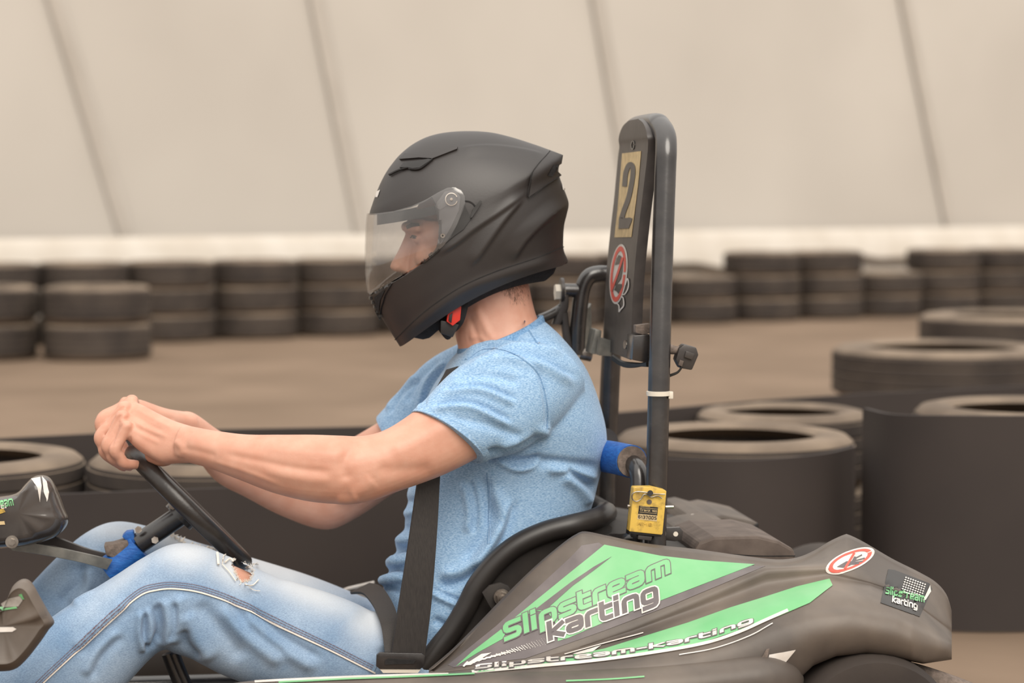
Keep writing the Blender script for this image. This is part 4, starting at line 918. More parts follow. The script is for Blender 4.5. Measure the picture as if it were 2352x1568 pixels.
part('green_band', patch([C3([(250, 1118), (700, 1062), (1200, 962), (1450, 884), (1800, 775), (2100, 668), (2352, 590)]) + [(1830, 1348), (1905, 1330), (1912, 1345), (1860, 1385), (1790, 1415), (1720, 1440)] + C3([(1900, 915), (1500, 990), (1100, 1042), (700, 1082), (300, 1130)])], SP, .0014, 9, .0004), 'vinyl_green', pod)
band = C3([(260, 1128), (700, 1088), (1100, 1050), (1500, 996), (1900, 925), (2150, 845)]) + [(1760, 1424), (1810, 1402)]
part('white_stripe', patch([ribbon_px(band, 7, 60)], SP, .0019, 9, .0004), 'vinyl_white', pod)
part('thin_stripe', patch([ribbon_px([(1560, 1505), (1640, 1490), (1720, 1462), (1775, 1432)], 2.2, 40)], SP, .0019, 8), 'vinyl_white', pod)
part('thin_stripe', patch([ribbon_px(C3([(920, 1003), (1180, 930), (1400, 872), (1480, 850)]), 2.4, 40)], SP, .0019, 8), 'vinyl_white', pod)
part('white_shard', patch([C3([(980, 1000), (1180, 940), (1120, 985), (1010, 1005)])], SP, .0020, 8), 'vinyl_white', pod)
bt = C3([(285, 1114), (700, 1072), (1100, 1032), (1500, 972), (1900, 890), (2260, 775)])
part('small_lettering_outline', patch(text_polys('Slipstream-karting', bt, 9.5, (0, -1), .34, 2.0), SP, .0024, 12), 'vinyl_dark', pod)
part('small_lettering', patch(text_polys('Slipstream-karting', bt, 9.5, (0, -1), .34), SP, .0029, 12), 'vinyl_white', pod)
C4 = lambda pts: [(1600 + x * .3197, 1180 + y * .3197) for x, y in pts]
for poly in ([(520, 1010), (710, 975), (640, 1060), (560, 1118), (495, 1110)], [(245, 1200), (330, 1130), (390, 1120), (505, 1160), (500, 1175)]):
    part('white_scrap', patch([C4(poly)], SP, .0018, 7, .0006), 'vinyl_white', pod)
part('scuffed_flap', patch([C4([(520, 965), (500, 1050), (470, 1125), (432, 1105), (465, 1030), (500, 970)])], SP, .004, 6, .002), 'foam', pod)
part('green_corner', patch([C4([(360, 1214), (495, 1185), (480, 1225), (360, 1235)])], SP, .0018, 6), 'vinyl_green', pod)
# no-touch sign and small logo plate on the rear fin
cx_, cy_, rot = 1952, 1288, -.40
sg = part('no_touch_sign', patch([oval(cx_, cy_, 60, 22, rot)], SP, .0010, 7, .0005), 'vinyl_white', pod)
part('red_ring', patch([np.vstack([oval(cx_, cy_, 53, 18.5, rot, 50, .001, 6.282), oval(cx_, cy_, 43, 14, rot, 50, .001, 6.282)[::-1]])], SP, .0016, 6), 'vinyl_red', sg)
part('hand_symbol', patch([C4([(1005, 385), (1075, 345), (1110, 345), (1130, 310), (1150, 315), (1135, 355), (1100, 375), (1050, 390)]), ribbon_px(C4([(1125, 330), (1185, 298)]), 3), ribbon_px(C4([(1130, 342), (1205, 322)]), 3), ribbon_px(C4([(1125, 355), (1190, 345)]), 3), ribbon_px(C4([(1110, 365), (1165, 362)]), 3)], SP, .0018, 5), 'vinyl_dark', sg)
part('red_bar', patch([ribbon_px(C4([(1062, 400), (1130, 285)]), 5)], SP, .0023, 5), 'vinyl_red', sg)
lp = part('logo_plate', patch([C4([(1375, 400), (1420, 405), (1670, 500), (1690, 540), (1600, 740), (1320, 640)])], SP, .0010, 9, .0008), 'helmet_trim', pod)
part('lettering', patch(text_polys('Slipstream', C4([(1352, 580), (1630, 640)]), 15, (.08, -1), .36), SP, .0020, 8), 'vinyl_green', lp)
part('lettering', patch(text_polys('karting', C4([(1400, 640), (1580, 690)]), 12, (.08, -1), .36), SP, .0020, 8), 'vinyl_white', lp)
g = Geo()
for i in range(9):
    for j in range(7):
        x = 1500 + i * 17 - j * 5; y = 462 + j * 16 + i * 6; 
        if 455 < y < 590 and x > 1455 + abs(j - 3) * 6: patch([oval(*C4([(x, y)])[0], 2.2, 1.7, 0, 6)], SP, .0020, 20, geo=g)
part('halftone_dots', g, 'vinyl_white', lp, smooth=False)['kind'] = 'stuff'
part('white_slash', patch([C4([(1672, 515), (1678, 560), (1640, 620), (1620, 625)])], SP, .0020, 6), 'vinyl_white', lp)
# side bumper roll and floor
bs = [(450, 1590, 1650), (570, 1568, 1640), (700, 1562, 1635), (900, 1553, 1632), (1100, 1548, 1632), (1300, 1541, 1630), (1500, 1530, 1625), (1640, 1516, 1620), (1740, 1504, 1612)]
bump = part('side_bumper', Geo().loft([S(x, a, x + 10, b, -.545, .045) for x, a, b in bs] + [S(1800, 1515, 1805, 1598, -.535, .03), S(1838, 1545, 1838, 1575, -.52, .008)], 60, 24, 2.4), 'pod', kart)
SB2 = Surf(bump)
part('white_stripe', patch([ribbon_px([(585, 1566), (720, 1559), (900, 1552), (1030, 1549)], 5, 40)], SB2, .0012, 9), 'vinyl_white', bump)
part('green_stripe', patch([ribbon_px([(640, 1568), (800, 1560), (960, 1554), (1090, 1548)], 4, 40)], SB2, .0016, 9), 'vinyl_green', bump)
part('green_stripe', patch([ribbon_px([(1300, 1564), (1400, 1560), (1480, 1554)], 3, 20)], SB2, .0012, 9), 'vinyl_green', bump)
g = Geo(); zf = .05
c0 = K(600, 1700, 0); fl = [c0 + FWD * .55, c0 - FWD * .75]
g.box((fl[0] + fl[1]) / 2 * [1, 1, 0] + ZUP * .075, FWD * .65, LAT * .30, ZUP * .004)
part('floor_tray', g, 'seat_shell', kart)
for l in (-.29, .29):
    part('frame_rail', Geo().tube(np.array([K(-100, 1700, 0) * [1, 1, 0] + LAT * l + ZUP * .085, K(900, 1700, 0) * [1, 1, 0] + LAT * l + ZUP * .085, K(1400, 1700, 0) * [1, 1, 0] + LAT * l + ZUP * .09, K(2250, 1700, 0) * [1, 1, 0] + LAT * l + ZUP * .10]), .016, 12, 40), 'black_metal', kart)
fp = K(1050, 1575, .56); part('side_pod', Geo().loft([(K(180, 1490, .45), K(200, 1620, .45), .03), (K(420, 1440, .45), K(420, 1600, .45), .05), (K(680, 1392, .45), K(680, 1570, .45), .05), (K(850, 1355, .45), K(850, 1540, .45), .05), (K(1000, 1340, .45), K(1000, 1500, .45), .07), (K(1250, 1250, .42), K(1250, 1500, .42), .08), (K(1500, 1250, .42), K(1500, 1500, .42), .08), (K(1800, 1300, .42), K(1800, 1480, .42), .07)], 30, 20, 3), 'pod', kart)
part('rim_stripe', Geo().tube(np.array([K(775, 1362, .40), K(800, 1352, .40), K(860, 1338, .40)]), .004, 8), 'vinyl_white', kart)
# wheels
def wheel(c, R, w, nm='rear_wheel'):
    prof = [(R * .52, -.5), (R * .75, -.52), (R * .93, -.50), (R * .99, -.42), (R, -.3), (R, .3), (R * .99, .42), (R * .93, .5), (R * .75, .52), (R * .52, .5)]
    G = []; 
    for t in np.arange(48) * 2 * math.pi / 48:
        G.append([c + FWD * r * math.cos(t) + ZUP * r * math.sin(t) + LAT * w * y for r, y in prof])
    G.append(G[0]); wt = part(nm, Geo().grid(np.array(G)), 'tyre', kart)
    G = [[c + FWD * r * math.cos(t) + ZUP * r * math.sin(t) + LAT * w * y for r, y in ((.001, -.2), (R * .2, -.25), (R * .3, -.1), (R * .5, -.3), (R * .56, -.52), (R * .56, .52))] for t in np.linspace(0, 2 * math.pi, 33)]
    part('hub', Geo().grid(np.array(G)), 'grey_steel', wt)
def on_ground(px, l, R): p = K(px, 1650, l); p[2] = R; return p
wheel(on_ground(1975, -.47, .140), .140, .17); wheel(on_ground(1900, .50, .140), .140, .17)
wheel(on_ground(-160, -.48, .130), .130, .12, 'front_wheel'); wheel(on_ground(-330, .46, .130), .130, .12, 'front_wheel')
part('rear_axle', Geo().tube(np.array([on_ground(1975, -.47, .14), on_ground(1900, .5, .14)]), .018, 12), 'grey_steel', kart)
part('rear_bumper', Geo().loft([S(2000, 1512, 2000, 1570, -.40, .03), S(2080, 1518, 2070, 1575, -.42, .03), S(2160, 1540, 2140, 1600, -.44, .03), S(2250, 1575, 2230, 1640, -.45, .03), S(2300, 1610, 2270, 1670, -.40, .03)], 24, 14, 2.5), 'foam', kart)
part('mud_flap', prism([(2040, 1512), (2075, 1525), (2098, 1560), (2100, 1640), (2075, 1640), (2066, 1560), (2035, 1525)], -.43, -.36), 'engine_cover', kart, bevel=.003)
# roll hoop
hp = [K(1505, 1260, -.235), K(1508, 1120, -.23), K(1514, 860, -.22), K(1521, 600, -.195), K(1528, 400, -.175), K(1530, 345, -.168), K(1528, 312, -.150), K(1518, 292, -.118), K(1506, 284, -.08)]
hp = hp + [p - 2 * (p @ LAT) * LAT for p in hp[::-1]]
hoop = part('roll_hoop', Geo().tube(np.array(hp), .0185, 20, 160), 'black_metal', kart)
ct = K(1512, 903, -.23)
tie = part('cable_tie', Geo().tube(np.array([ct - ZUP * .0035, ct + ZUP * .0035]), .0202, 24), 'white_plastic', hoop)
part('tie_head', Geo().box(K(1540, 907, -.235), FWD * .004, LAT * .004, ZUP * .006), 'white_plastic', tie, bevel=.001)
# headrest board with number and sign
fa = [(1420, 354), (1428, 318), (1440, 288), (1455, 272)]
BL = .13
ctr_n = spl(np.array([K(1466, 273, -BL * .35), K(1478, 284, -BL * .75), K(1486, 310, -BL), K(1487, 354, -BL), K(1466, 532, -BL), K(1454, 664, -BL), K(1448, 826, -BL)]), 30)
ctr_f = [p - 2 * (p @ LAT) * LAT for p in ctr_n]
nb_ = np.array([unit(-FWD * .97 + ZUP * .1)] * 30) * .019; G = []
for i in range(30):
    a, b = ctr_n[i], ctr_f[i]; row = [a + (b - a) * t for t in np.linspace(0, 1, 9)] + [b + nb_[i] + (a - b) * t for t in np.linspace(0, 1, 9)]
    G.append(row)
board = part('headrest_board', Geo().grid(np.array(G), True, True), 'matte_metal', kart, ang=30)
SBd = Surf(board)
CB = lambda pts: [(1200 + x * .41436, 250 + y * .41454) for x, y in pts]
ns = part('number_label', patch([CB([(556, 247), (660, 234), (643, 420), (606, 710), (513, 712), (530, 560)])], SBd, .0012, 8, .0006), 'label_yellow', board)
SN = SBd
part('numeral_2', patch([ribbon_px(CB([(572, 430), (577, 365), (590, 322), (605, 308), (617, 322), (618, 365), (608, 430), (592, 500), (570, 560), (555, 608)]), [11, 11, 11, 11, 11, 11, 11, 11, 11, 11]), CB([(541, 605), (556, 600), (580, 605), (600, 602), (616, 608), (596, 662), (538, 664)])], SBd, .0022, 6), 'matte_metal', ns)
CS_ = lambda pts: [(1380 + x * .10846, 560 + y * .10842) for x, y in pts]
cx2, cy2 = CS_([(385, 640)])[0]
hs = part('no_loose_hair_sign', patch([oval(cx2, cy2, 19.5, 69, .10, 50)], SBd, .0012, 6, .0005), 'vinyl_white', board)
part('red_ring', patch([np.vstack([oval(cx2, cy2, 17, 64, .10, 60, .001, 6.282), oval(cx2, cy2, 12, 53, .10, 60, .001, 6.282)[::-1]])], SBd, .0018, 5), 'vinyl_red', hs)
part('figure_symbol', patch([CS_([(320, 450), (350, 320), (400, 235), (450, 260), (470, 330), (430, 410)]), CS_([(490, 380), (480, 560), (450, 740), (380, 830), (320, 900), (330, 820), (400, 620)]), CS_([(300, 980), (360, 850), (470, 850), (480, 900), (400, 1060), (350, 1000)])], SBd, .0020, 5), 'matte_metal', hs)
part('red_bar', patch([ribbon_px(CS_([(245, 1000), (330, 780), (420, 520), (490, 290)]), 5)], SBd, .0026, 5), 'vinyl_red', hs)
part('symbol_outline', patch([ribbon_px(CS_([(540, 870), (580, 740), (605, 790), (600, 930), (530, 1060), (460, 1070)]), 2.6), ribbon_px(CS_([(450, 1110), (495, 1150), (505, 1300), (440, 1390), (405, 1440)]), 3), ribbon_px(CS_([(340, 1240), (405, 1310), (405, 1440)]), 2.6)], SBd, .0020, 4), 'vinyl_white', hs)
part('board_screw', patch([np.vstack([oval(1454.5, 333, 4, 11, .05, 24, .001, 6.282), oval(1454.5, 333, 2.4, 8, .05, 24, .001, 6.282)[::-1]])], SBd, .0016, 4, .001), 'black_metal', board)
for q in ((440, 1295), (572, 1305)):
    x, y = CB([q])[0]; part('board_screw', patch([oval(x, y, 4, 10, .05, 16)], SBd, .0016, 4, .001), 'steel', board)
part('bottom_clamp', prism([(1455, 770), (1496, 768), (1490, 834), (1452, 826)], -.19, -.135), 'black_metal', kart, bevel=.002)
part('far_clamp', prism(CB([(405, 1222), (440, 1228), (428, 1362), (378, 1355)]), .10, .16), 'grey_steel', kart, bevel=.002)
part('clamp_plate', prism([(1380, 775), (1405, 782), (1405, 818), (1376, 816)], .06, .09), 'grey_steel', board)
part('copper_strap', prism([(1460, 747), (1493, 743), (1494, 765), (1476, 768), (1460, 764)], -.18, -.16), 'foam', kart, bevel=.001)
g = Geo()
for k in range(3): 
    g2 = Geo().tube(np.array([K(1408, 818 + 3 * k, -.02), K(1430, 832 + 3 * k, -.05), K(1455, 836 + 2 * k, -.10), K(1488, 838 - 2 * k, -.18)]), .0035, 6, 20); part('cable', g2, 'wire', kart)
# sensor box with wires
part('sensor_arm', Geo().tube(np.array([K(1530, 800, -.2), K(1552, 804, -.2), K(1572, 800, -.2)]), [.010, .007, .006], 10, 12), 'foam', kart)
sb = part('sensor_box', prism([(1572, 790), (1600, 798), (1605, 815), (1590, 850), (1562, 845), (1552, 826), (1560, 800)], -.215, -.19), 'matte_metal', kart, bevel=.003)
part('chip', prism([(1576, 806), (1596, 812), (1590, 826), (1572, 820)], -.22, -.214), 'gloss_plastic', sb, bevel=.001)
part('connector', prism([(1562, 826), (1571, 829), (1567, 842), (1558, 838)], -.221, -.214), 'rust', sb, bevel=.001)
for k in range(2): part('wire', Geo().tube(np.array([K(1566, 842 + 2 * k, -.218), K(1556, 854 + 2 * k, -.215), K(1538, 861 + 3 * k, -.21)]), .0015, 6, 14), 'wire', sb)
# far headrest frame: bolt, arm, loop
CH = lambda x, y: (1240 + x * .19129, 600 + y * .19133)
fb = .19
bolt = K(*CH(180, 370), fb)
part('bolt_head', Geo().tube(np.array([bolt, bolt - FWD * .018]), .0155, 6), 'white_plastic', kart, smooth=False)
part('bolt_washer', Geo().tube(np.array([K(*CH(245, 345), fb), K(*CH(245, 345), fb) - FWD * .006]), .023, 20), 'matte_metal', kart)
part('frame_strut', Geo().tube(np.array([K(*CH(250, 345), fb), K(*CH(480, 350), fb)]), .013, 12), 'black_metal', kart)
part('frame_link', Geo().loft([(K(*CH(270, 390), fb), K(*CH(345, 400), fb), .012), (K(*CH(230, 520), fb), K(*CH(335, 570), fb), .012), (K(*CH(140, 750), fb), K(*CH(250, 760), fb), .012)], 14, 12, 3), 'matte_metal', kart)
part('frame_stay', Geo().loft([(K(*CH(235, 640), fb), K(*CH(330, 600), fb), .012), (K(*CH(265, 850), fb), K(*CH(360, 850), fb), .012), (K(*CH(300, 1080), fb), K(*CH(400, 1080), fb), .012)], 10, 12, 3), 'matte_metal', kart)
part('frame_arm', Geo().loft([(K(*CH(-20, 640), fb), K(*CH(30, 740), fb), .01), (K(*CH(120, 580), fb), K(*CH(150, 690), fb), .01), (K(*CH(250, 500), fb), K(*CH(260, 620), fb), .01)], 10, 12, 3), 'black_metal', kart)
part('frame_loop', Geo().tube(np.array([K(*CH(440, 1120), fb), K(*CH(455, 800), fb), K(*CH(490, 460), fb), K(*CH(530, 280), fb), K(*CH(600, 180), fb), K(*CH(700, 150), fb), K(*CH(800, 150), fb)]), .0155, 12, 50), 'black_metal', kart)
part('loop_plate', Geo().loft([(K(*CH(500, 620), fb), K(*CH(600, 500), fb + .02), .006), (K(*CH(480, 820), fb), K(*CH(610, 820), fb + .02), .006), (K(*CH(480, 1070), fb), K(*CH(620, 1050), fb + .02), .006)], 10, 10, 3), 'grey_steel', kart)
part('loop_foot', Geo().tube(np.array([K(*CH(480, 1100), fb), K(*CH(620, 1130), fb)]), .012, 10), 'steel', kart)
# blue foam pad on the cross tube, behind the back
tubep = [K(1330, 1040, .10), K(1395, 1048, -.05), K(1440, 1056, -.13), K(1462, 1075, -.18), K(1468, 1110, -.195), K(1463, 1180, -.20), K(1455, 1250, -.20)]
part('back_tube', Geo().tube(np.array(tubep), .0155, 14, 60), 'black_metal', kart)
bp_ = np.array([K(1330, 1040, .10), K(1385, 1047, -.03), K(1420, 1053, -.10), K(1452, 1060, -.165)])
part('foam_core', Geo().tube(spl(bp_ - LAT * .0, 20)[:], .0268, 20), 'foam', kart)
pad = part('foam_pad', Geo().tube(bp_ + LAT * .0035 * np.array([[1], [1], [1], [1]]), .0285, 24, 30), 'blue_tape', kart, label='blue taped foam tube')
part('seat_knob', Geo().tube(np.array([K(1388, 1015, .15), K(1388, 1015, .13)]), .026, 28), 'matte_metal', kart)
part('seat_stay', Geo().tube(np.array([K(1400, 1240, -.15), K(1440, 1238, -.2), K(1475, 1225, -.2)]), .011, 10, 14), 'black_metal', kart)
part('bracket_tab', prism([(1525, 1212), (1562, 1210), (1569, 1220), (1566, 1240), (1550, 1243), (1525, 1240)], -.225, -.218), 'black_metal', kart, bevel=.001)
part('tab_hole', Geo().tube(np.array([K(1552, 1226, -.226), K(1552, 1226, -.224)]), .0042, 12), 'white_plastic', kart)
# engine covers behind the seat
ec = part('engine_cover', prism([(1596, 1262), (1606, 1245), (1640, 1232), (1740, 1230), (1790, 1242), (1822, 1260), (1828, 1275), (1826, 1300), (1600, 1300)], -.22, -.02), 'rust', kart, bevel=.006, smooth=False)
part('cover_seam', patch([ribbon_px([(1650, 1270), (1740, 1276), (1826, 1276)], 2)], Surf(ec), .0008, 6), 'padding', ec)
part('tank_cover', prism([(1555, 1250), (1570, 1225), (1600, 1215), (1660, 1206), (1690, 1212), (1712, 1232), (1720, 1262), (1560, 1265)], .0, .18), 'engine_cover', kart, bevel=.006, smooth=False)
part('air_scoop', prism([(1568, 1200), (1580, 1180), (1605, 1176), (1640, 1186), (1660, 1182), (1700, 1190), (1742, 1200), (1745, 1232), (1720, 1232), (1600, 1232), (1575, 1228)], .20, .42), 'engine_cover', kart, bevel=.006, smooth=False)
part('scoop_mouth', prism([(1712, 1228), (1725, 1212), (1742, 1203), (1744, 1232)], .19, .21), 'padding', kart)
part('foil_scrap', Geo().loft([(K(1570, 1188, .17), K(1572, 1212, .17), .006), (K(1590, 1180, .16), K(1595, 1215, .16), .008), (K(1615, 1184, .165), K(1618, 1214, .165), .006), (K(1625, 1200, .17), K(1626, 1212, .17), .004)], 10, 10), 'vinyl_white', kart)
part('rear_deck', prism([(1370, 1238), (1420, 1236), (1560, 1262), (1800, 1290), (1800, 1420), (1370, 1400)], -.20, .30), 'seat_shell', kart)
# steering: wheel, column, pad, struts
wc = K(433, 1165, 0); e1 = unit(K(300, 1028, 0) - K(560, 1284, 0)); RW = .1335
G = []
dn = unit(np.cross(e1, LAT)); dn = dn if dn @ ZUP < 0 else -dn
LW = unit(LAT + dn * .085); dn = unit(np.cross(e1, LW)); dn = dn if dn @ ZUP < 0 else -dn
for t in np.linspace(0, 2 * math.pi, 121):
    rad = e1 * math.cos(t) + LW * math.sin(t); c = wc + rad * RW; nrm_ = np.cross(e1, LW)
    a = np.arange(20) * 2 * math.pi / 20
    prof = [(1 + .10 * math.cos(2 * q)) * .0155 for q in a]
    G.append([c + rad * prof[i] * math.cos(a[i]) * .92 + nrm_ * prof[i] * math.sin(a[i]) * 1.12 for i in range(20)])
sw_ = part('steering_wheel', Geo().grid(np.array(G), True), 'wheel_grip', kart, ang=60)
for t in (math.pi * .5, math.pi * 1.5, math.pi):
    rad = e1 * math.cos(t) + LW * math.sin(t)
    part('spoke', Geo().box(wc + dn * .012 + rad * RW * .5, rad * RW * .48, np.cross(rad, dn) * .014, dn * .0025), 'black_metal', sw_, bevel=.001)
part('wheel_hub', Geo().tube(np.array([wc + dn * .005, wc + dn * .026]), .03, 24), 'black_metal', sw_)
colb = K(318, 1248, 0)
col = part('steering_column', Geo().tube(np.array([wc + dn * .02, colb]), .0185, 20), 'black_metal', kart)
for (x, y) in ((396, 1162), (318, 1216), (356, 1240)):
    part('bolt', Geo().tube(np.array([K(x, y, -.016), K(x, y, -.026)]), .0065, 6), 'steel', col, smooth=False)
low = K(150, 1420, 0)
padp = np.array([K(318, 1254, 0), K(290, 1278, 0), K(246, 1312, 0)])
part('column_pad', Geo().tube(padp + FWD * 0, .025, 24, 16), 'blue_tape', kart, label='blue taped padding')
part('pad_foam', prism([(238, 1252), (258, 1250), (292, 1240), (300, 1258), (270, 1284), (244, 1276)], -.02, .02), 'foam', kart, bevel=.003)
part('tape_tail', prism([(280, 1232), (290, 1222), (306, 1220), (312, 1245), (300, 1252), (288, 1240)], -.012, .016), 'blue_tape', kart, bevel=.002)
part('strut', Geo().loft([(K(20, 1248, -.06), K(28, 1264, -.06), .004), (K(80, 1246, -.055), K(84, 1272, -.055), .004), (K(180, 1266, -.045), K(180, 1290, -.045), .004), (K(258, 1284, -.035), K(244, 1308, -.035), .004)], 12, 8, 6), 'grey_steel', kart)
part('strut', Geo().loft([(K(60, 1240, .06), K(70, 1256, .06), .006), (K(118, 1230, .055), K(120, 1252, .055), .006), (K(200, 1258, .045), K(196, 1274, .045), .006), (K(255, 1272, .035), K(248, 1286, .035), .006)], 12, 8, 6), 'matte_metal', kart)
# front fairing and near front corner pod
FFc = [(-190, 1150), (-80, 1146), (0, 1140), (38, 1132), (58, 1112), (78, 1094), (100, 1091), (118, 1100), (134, 1130), (150, 1172), (158, 1192), (150, 1212), (128, 1232), (90, 1246), (40, 1256), (-60, 1266), (-200, 1276)]
G = []; F0 = np.array(FFc, float); cen = np.array([20, 1190.0])
for l, k in ((-.125, .62), (-.124, .74), (-.116, .86), (-.095, .96), (-.06, 1.0), (0, 1.0), (.09, 1.0), (.108, .985), (.115, .93)):
    G.append([K(*(cen + (p - cen) * k), l) for p in spl(F0, 60)])
ff = part('front_fairing', Geo().grid(np.array(G), True, True), 'gloss_plastic', kart, ang=50)
sculpt(ff.data, [([(66, 1105), (62, 1165), (66, 1245)], 9, -.004, 'bump'), ([(112, 1105), (112, 1160), (95, 1205), (60, 1240)], 8, .005, 'step'), ([(-120, 1180), (0, 1176), (60, 1150)], 8, .004, 'step'), ([(-120, 1225), (0, 1215), (58, 1205)], 12, -.004, 'bump')])
SF = Surf(ff)
part('white_flash', patch([[(72, 1100), (92, 1096), (95, 1115), (92, 1153), (86, 1120)]], SF, .0012, 6), 'vinyl_white', ff)
part('white_flash', patch([[(96, 1094), (106, 1106), (112, 1130), (108, 1152), (100, 1130)]], SF, .0012, 6), 'vinyl_white', ff)
part('lettering', patch(text_polys('tream', [(-12, 1168), (32, 1160)], 15, (-.18, -1), .34), SF, .0014, 6), 'vinyl_green', ff)
part('lettering', patch(text_polys('arti', [(-20, 1172), (16, 1166)], 8, (-.18, -1), .34), SF, .0014, 6), 'vinyl_white', ff)
part('yellow_sticker', patch([[(-30, 1176), (8, 1167), (13, 1175), (-30, 1190)]], SF, .0014, 6), 'transponder', ff)
part('white_sticker', patch([[(-30, 1198), (10, 1196), (12, 1204), (-30, 1206)]], SF, .0014, 6), 'label_yellow', ff)
bw = SF.hit(28, 1243)[0]
part('fairing_bolt', Geo().tube(np.array([bw, bw - LAT * .006]), .0108, 20), 'steel', ff); part('bolt_head', Geo().tube(np.array([bw - LAT * .006, bw - LAT * .010]), .006, 6), 'steel', ff, smooth=False)
NF = spl(np.array([(-260, 1400), (-120, 1400), (0, 1395), (15, 1378), (30, 1345), (52, 1329), (72, 1336), (92, 1370), (112, 1405), (125, 1428), (112, 1446), (92, 1475), (60, 1515), (30, 1538), (-20, 1542), (-140, 1545), (-280, 1545)], float), 70); cen = np.array([-10, 1450.0]); G = []
for l, k in ((-.555, .72), (-.56, .82), (-.55, .93), (-.52, .99), (-.46, 1.0), (-.36, .98), (-.33, .9)):
    G.append([K(*(cen + (p - cen) * k), l) for p in NF])
nf = part('front_corner_pod', Geo().grid(np.array(G), True, True), 'pod', kart, ang=60)
sculpt(nf.data, [([(112, 1405), (60, 1430), (20, 1520)], 12, .006, 'step'), ([(-30, 1415), (20, 1412), (50, 1400)], 10, -.008, 'flat'), ([(60, 1345), (80, 1400), (60, 1440)], 14, .006, 'bump')])
SNF = Surf(nf)
part('pale_sticker', patch([[(2, 1386), (20, 1374), (46, 1368), (52, 1378), (42, 1392), (4, 1394)]], SNF, .0014, 6), 'grey_scuff', nf)
part('green_stripe', patch([[(-30, 1399), (0, 1397), (38, 1392), (40, 1396), (2, 1401), (-30, 1404)], [(44, 1364), (52, 1362), (58, 1374), (52, 1376)]], SNF, .0024, 6), 'vinyl_green', nf)
part('white_flash', patch([[(-40, 1440), (30, 1439), (38, 1444), (28, 1450), (-40, 1452)]], SNF, .0014, 6), 'vinyl_white', nf)
for dx in (0, 14): part('pedal_bar', Geo().tube(np.array([K(385 + dx, 1500, -.04), K(400 + dx, 1540, -.04), K(450 + dx, 1660, -.04)]), .011, 10, 10), 'black_metal', kart)
# seat belt
def strap3(pts, wvec, th=.0022, n=50):
    P = spl(np.array(pts), n); Wd = spl(np.array(wvec), n); G = []
    T = np.gradient(P, axis=0)
    for i in range(n):
        nn = unit(np.cross(T[i], Wd[i])) * th; G.append([P[i] - Wd[i] - nn, P[i] + Wd[i] - nn, P[i] + Wd[i] + nn, P[i] - Wd[i] + nn])
    return Geo().grid(np.array(G), True, True)
sh_pts = [((1024, 850), (1052, 842), -.085), ((990, 920), (1030, 905), -.15), ((975, 1000), (1018, 1000), -.17), ((961, 1090), (1010, 1085), -.205), ((945, 1200), (1004, 1200), -.222), ((930, 1300), (997, 1300), -.235), ((914, 1400), (988, 1402), -.243), ((898, 1505), (974, 1510), -.25)]
A_ = [K(*a, l) for a, b, l in sh_pts]; B_ = [K(*b, l + .02) for a, b, l in sh_pts]
belt_ = part('shoulder_belt', strap3([(a + b) / 2 for a, b in zip(A_, B_)], [(b - a) / 2 for a, b in zip(A_, B_)]), 'webbing', kart, ang=30)
anc = part('anchor_plate', prism([(865, 1504), (872, 1498), (968, 1500), (977, 1506), (974, 1530), (966, 1536), (872, 1536), (864, 1530)], -.256, -.248), 'black_metal', belt_, bevel=.0012)
part('anchor_slot', prism([(884, 1516), (892, 1512), (955, 1516), (950, 1524), (884, 1526)], -.258, -.2555), 'padding', belt_)
part('anchor_pad', prism([(872, 1536), (966, 1537), (960, 1545), (880, 1545)], -.254, -.24), 'white_plastic', belt_)
lp_pts = [((805, 1362), (850, 1340), .06), ((830, 1362), (872, 1346), -.02), ((845, 1374), (888, 1362), -.10), ((862, 1400), (906, 1395), -.17), ((876, 1440), (915, 1430), -.215), ((884, 1500), (918, 1498), -.24)]
A_ = [K(*a, l) for a, b, l in lp_pts]; B_ = [K(*b, l) for a, b, l in lp_pts]
part('lap_belt', strap3([(a + b) / 2 for a, b in zip(A_, B_)], [(b - a) / 2 for a, b in zip(A_, B_)]), 'webbing', kart, ang=30)

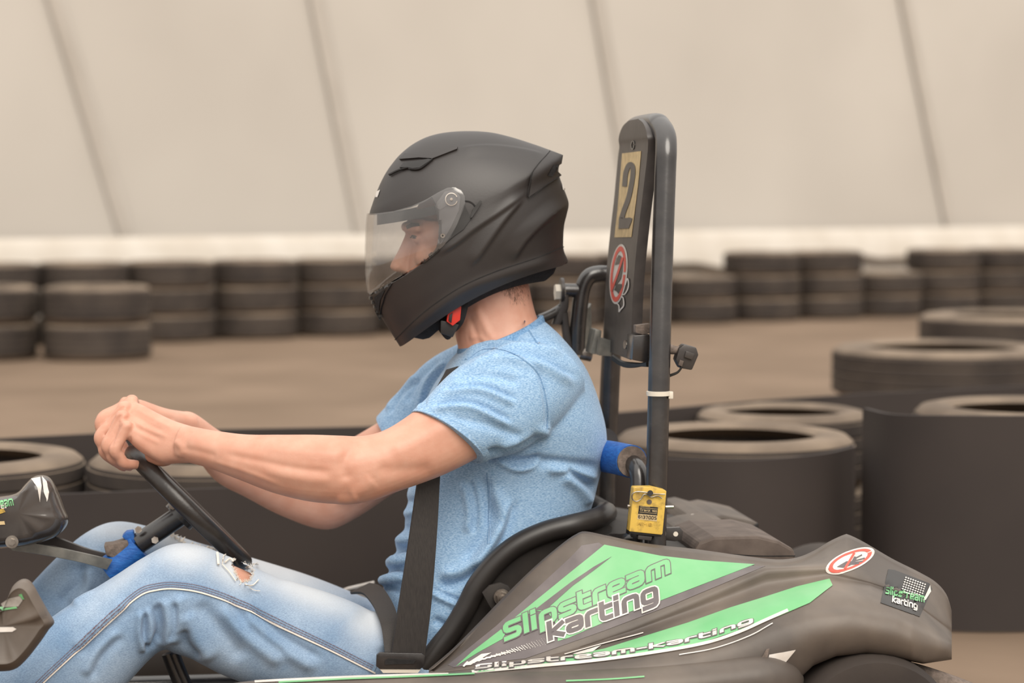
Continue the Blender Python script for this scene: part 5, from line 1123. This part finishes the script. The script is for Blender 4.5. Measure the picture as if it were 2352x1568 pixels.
# ------------------------------------------------------------------ transponder clipped to the hoop foot
tr = empty('lap_transponder', K(1488, 1235, -.26), 'scuffed yellow timing transponder clipped at the foot of the roll hoop', 'transponder')
CT = lambda pts: [(1330 + x * .2806, 880 + y * .2806) for x, y in pts]
tb = part('case', prism(CT([(455, 852), (600, 850), (708, 876), (716, 884), (684, 1230), (676, 1240), (412, 1212), (412, 1205), (448, 860)]), -.275, -.25), 'transponder', tr, bevel=.003)
part('foot', prism(CT([(412, 1210), (678, 1238), (672, 1256), (480, 1240), (415, 1228)]), -.272, -.25), 'helmet_trim', tr, bevel=.001)
part('catch', prism(CT([(484, 1242), (600, 1254), (590, 1288), (482, 1276)]), -.27, -.255), 'matte_metal', tr, bevel=.001)
ST = Surf(tb)
part('label_plate', patch([CT([(492, 1000), (645, 1014), (640, 1082), (482, 1068)])], ST, .0006, 6), 'helmet_trim', tr)
part('number_plate', patch([CT([(481, 1066), (641, 1082), (636, 1130), (476, 1112)])], ST, .0006, 6), 'label_yellow', tr)
part('lettering', patch(text_polys('TranX 160', CT([(498, 1044), (636, 1056)]), 4.2, (0, -1), .28), ST, .0012, 6), 'label_yellow', tr)
part('number', patch(text_polys('6137005', CT([(484, 1104), (634, 1116)]), 6.3, (0, -1), .26), ST, .0012, 6), 'helmet_trim', tr)
for q in ([(500, 1006), (580, 1012)], [(500, 1018), (640, 1028)], [(494, 1052), (636, 1066)]): part('label_line', patch([ribbon_px(CT(q), .8, 4)], ST, .0012, 6), 'label_yellow', tr)
part('embossed_mark', patch(text_polys('AMB', CT([(475, 1158), (600, 1170)]), 6, (0, -1), .22), ST, .0009, 6, .0008), 'transponder', tr)
part('indicator', patch([oval(*CT([(574, 970)])[0], 6, 5.5, 0, 20)], ST, .0012, 4, .0012), 'foam', tr)
k0 = CT([(583, 898)])[0]; part('peg', Geo().tube(np.array([K(*k0, -.274), K(*k0, -.288)]), .0048, 14), 'helmet_trim', tr)
part('spring_clip', Geo().tube(np.array([K(*q, -.2795) for q in CT([(704, 908), (620, 905), (540, 892), (470, 888), (435, 910), (440, 950), (470, 966), (505, 948), (530, 910), (560, 912), (590, 930), (640, 920), (680, 942)])]), .0011, 8, 80), 'steel', tr)
for q in ((706, 1013), (416, 1005)): 
    a = K(*CT([q])[0], -.262); part('screw', Geo().tube(np.array([a, a - FWD * .014]) if q[0] > 600 else np.array([a, a + FWD * .004]), .0028, 8), 'steel', tr)
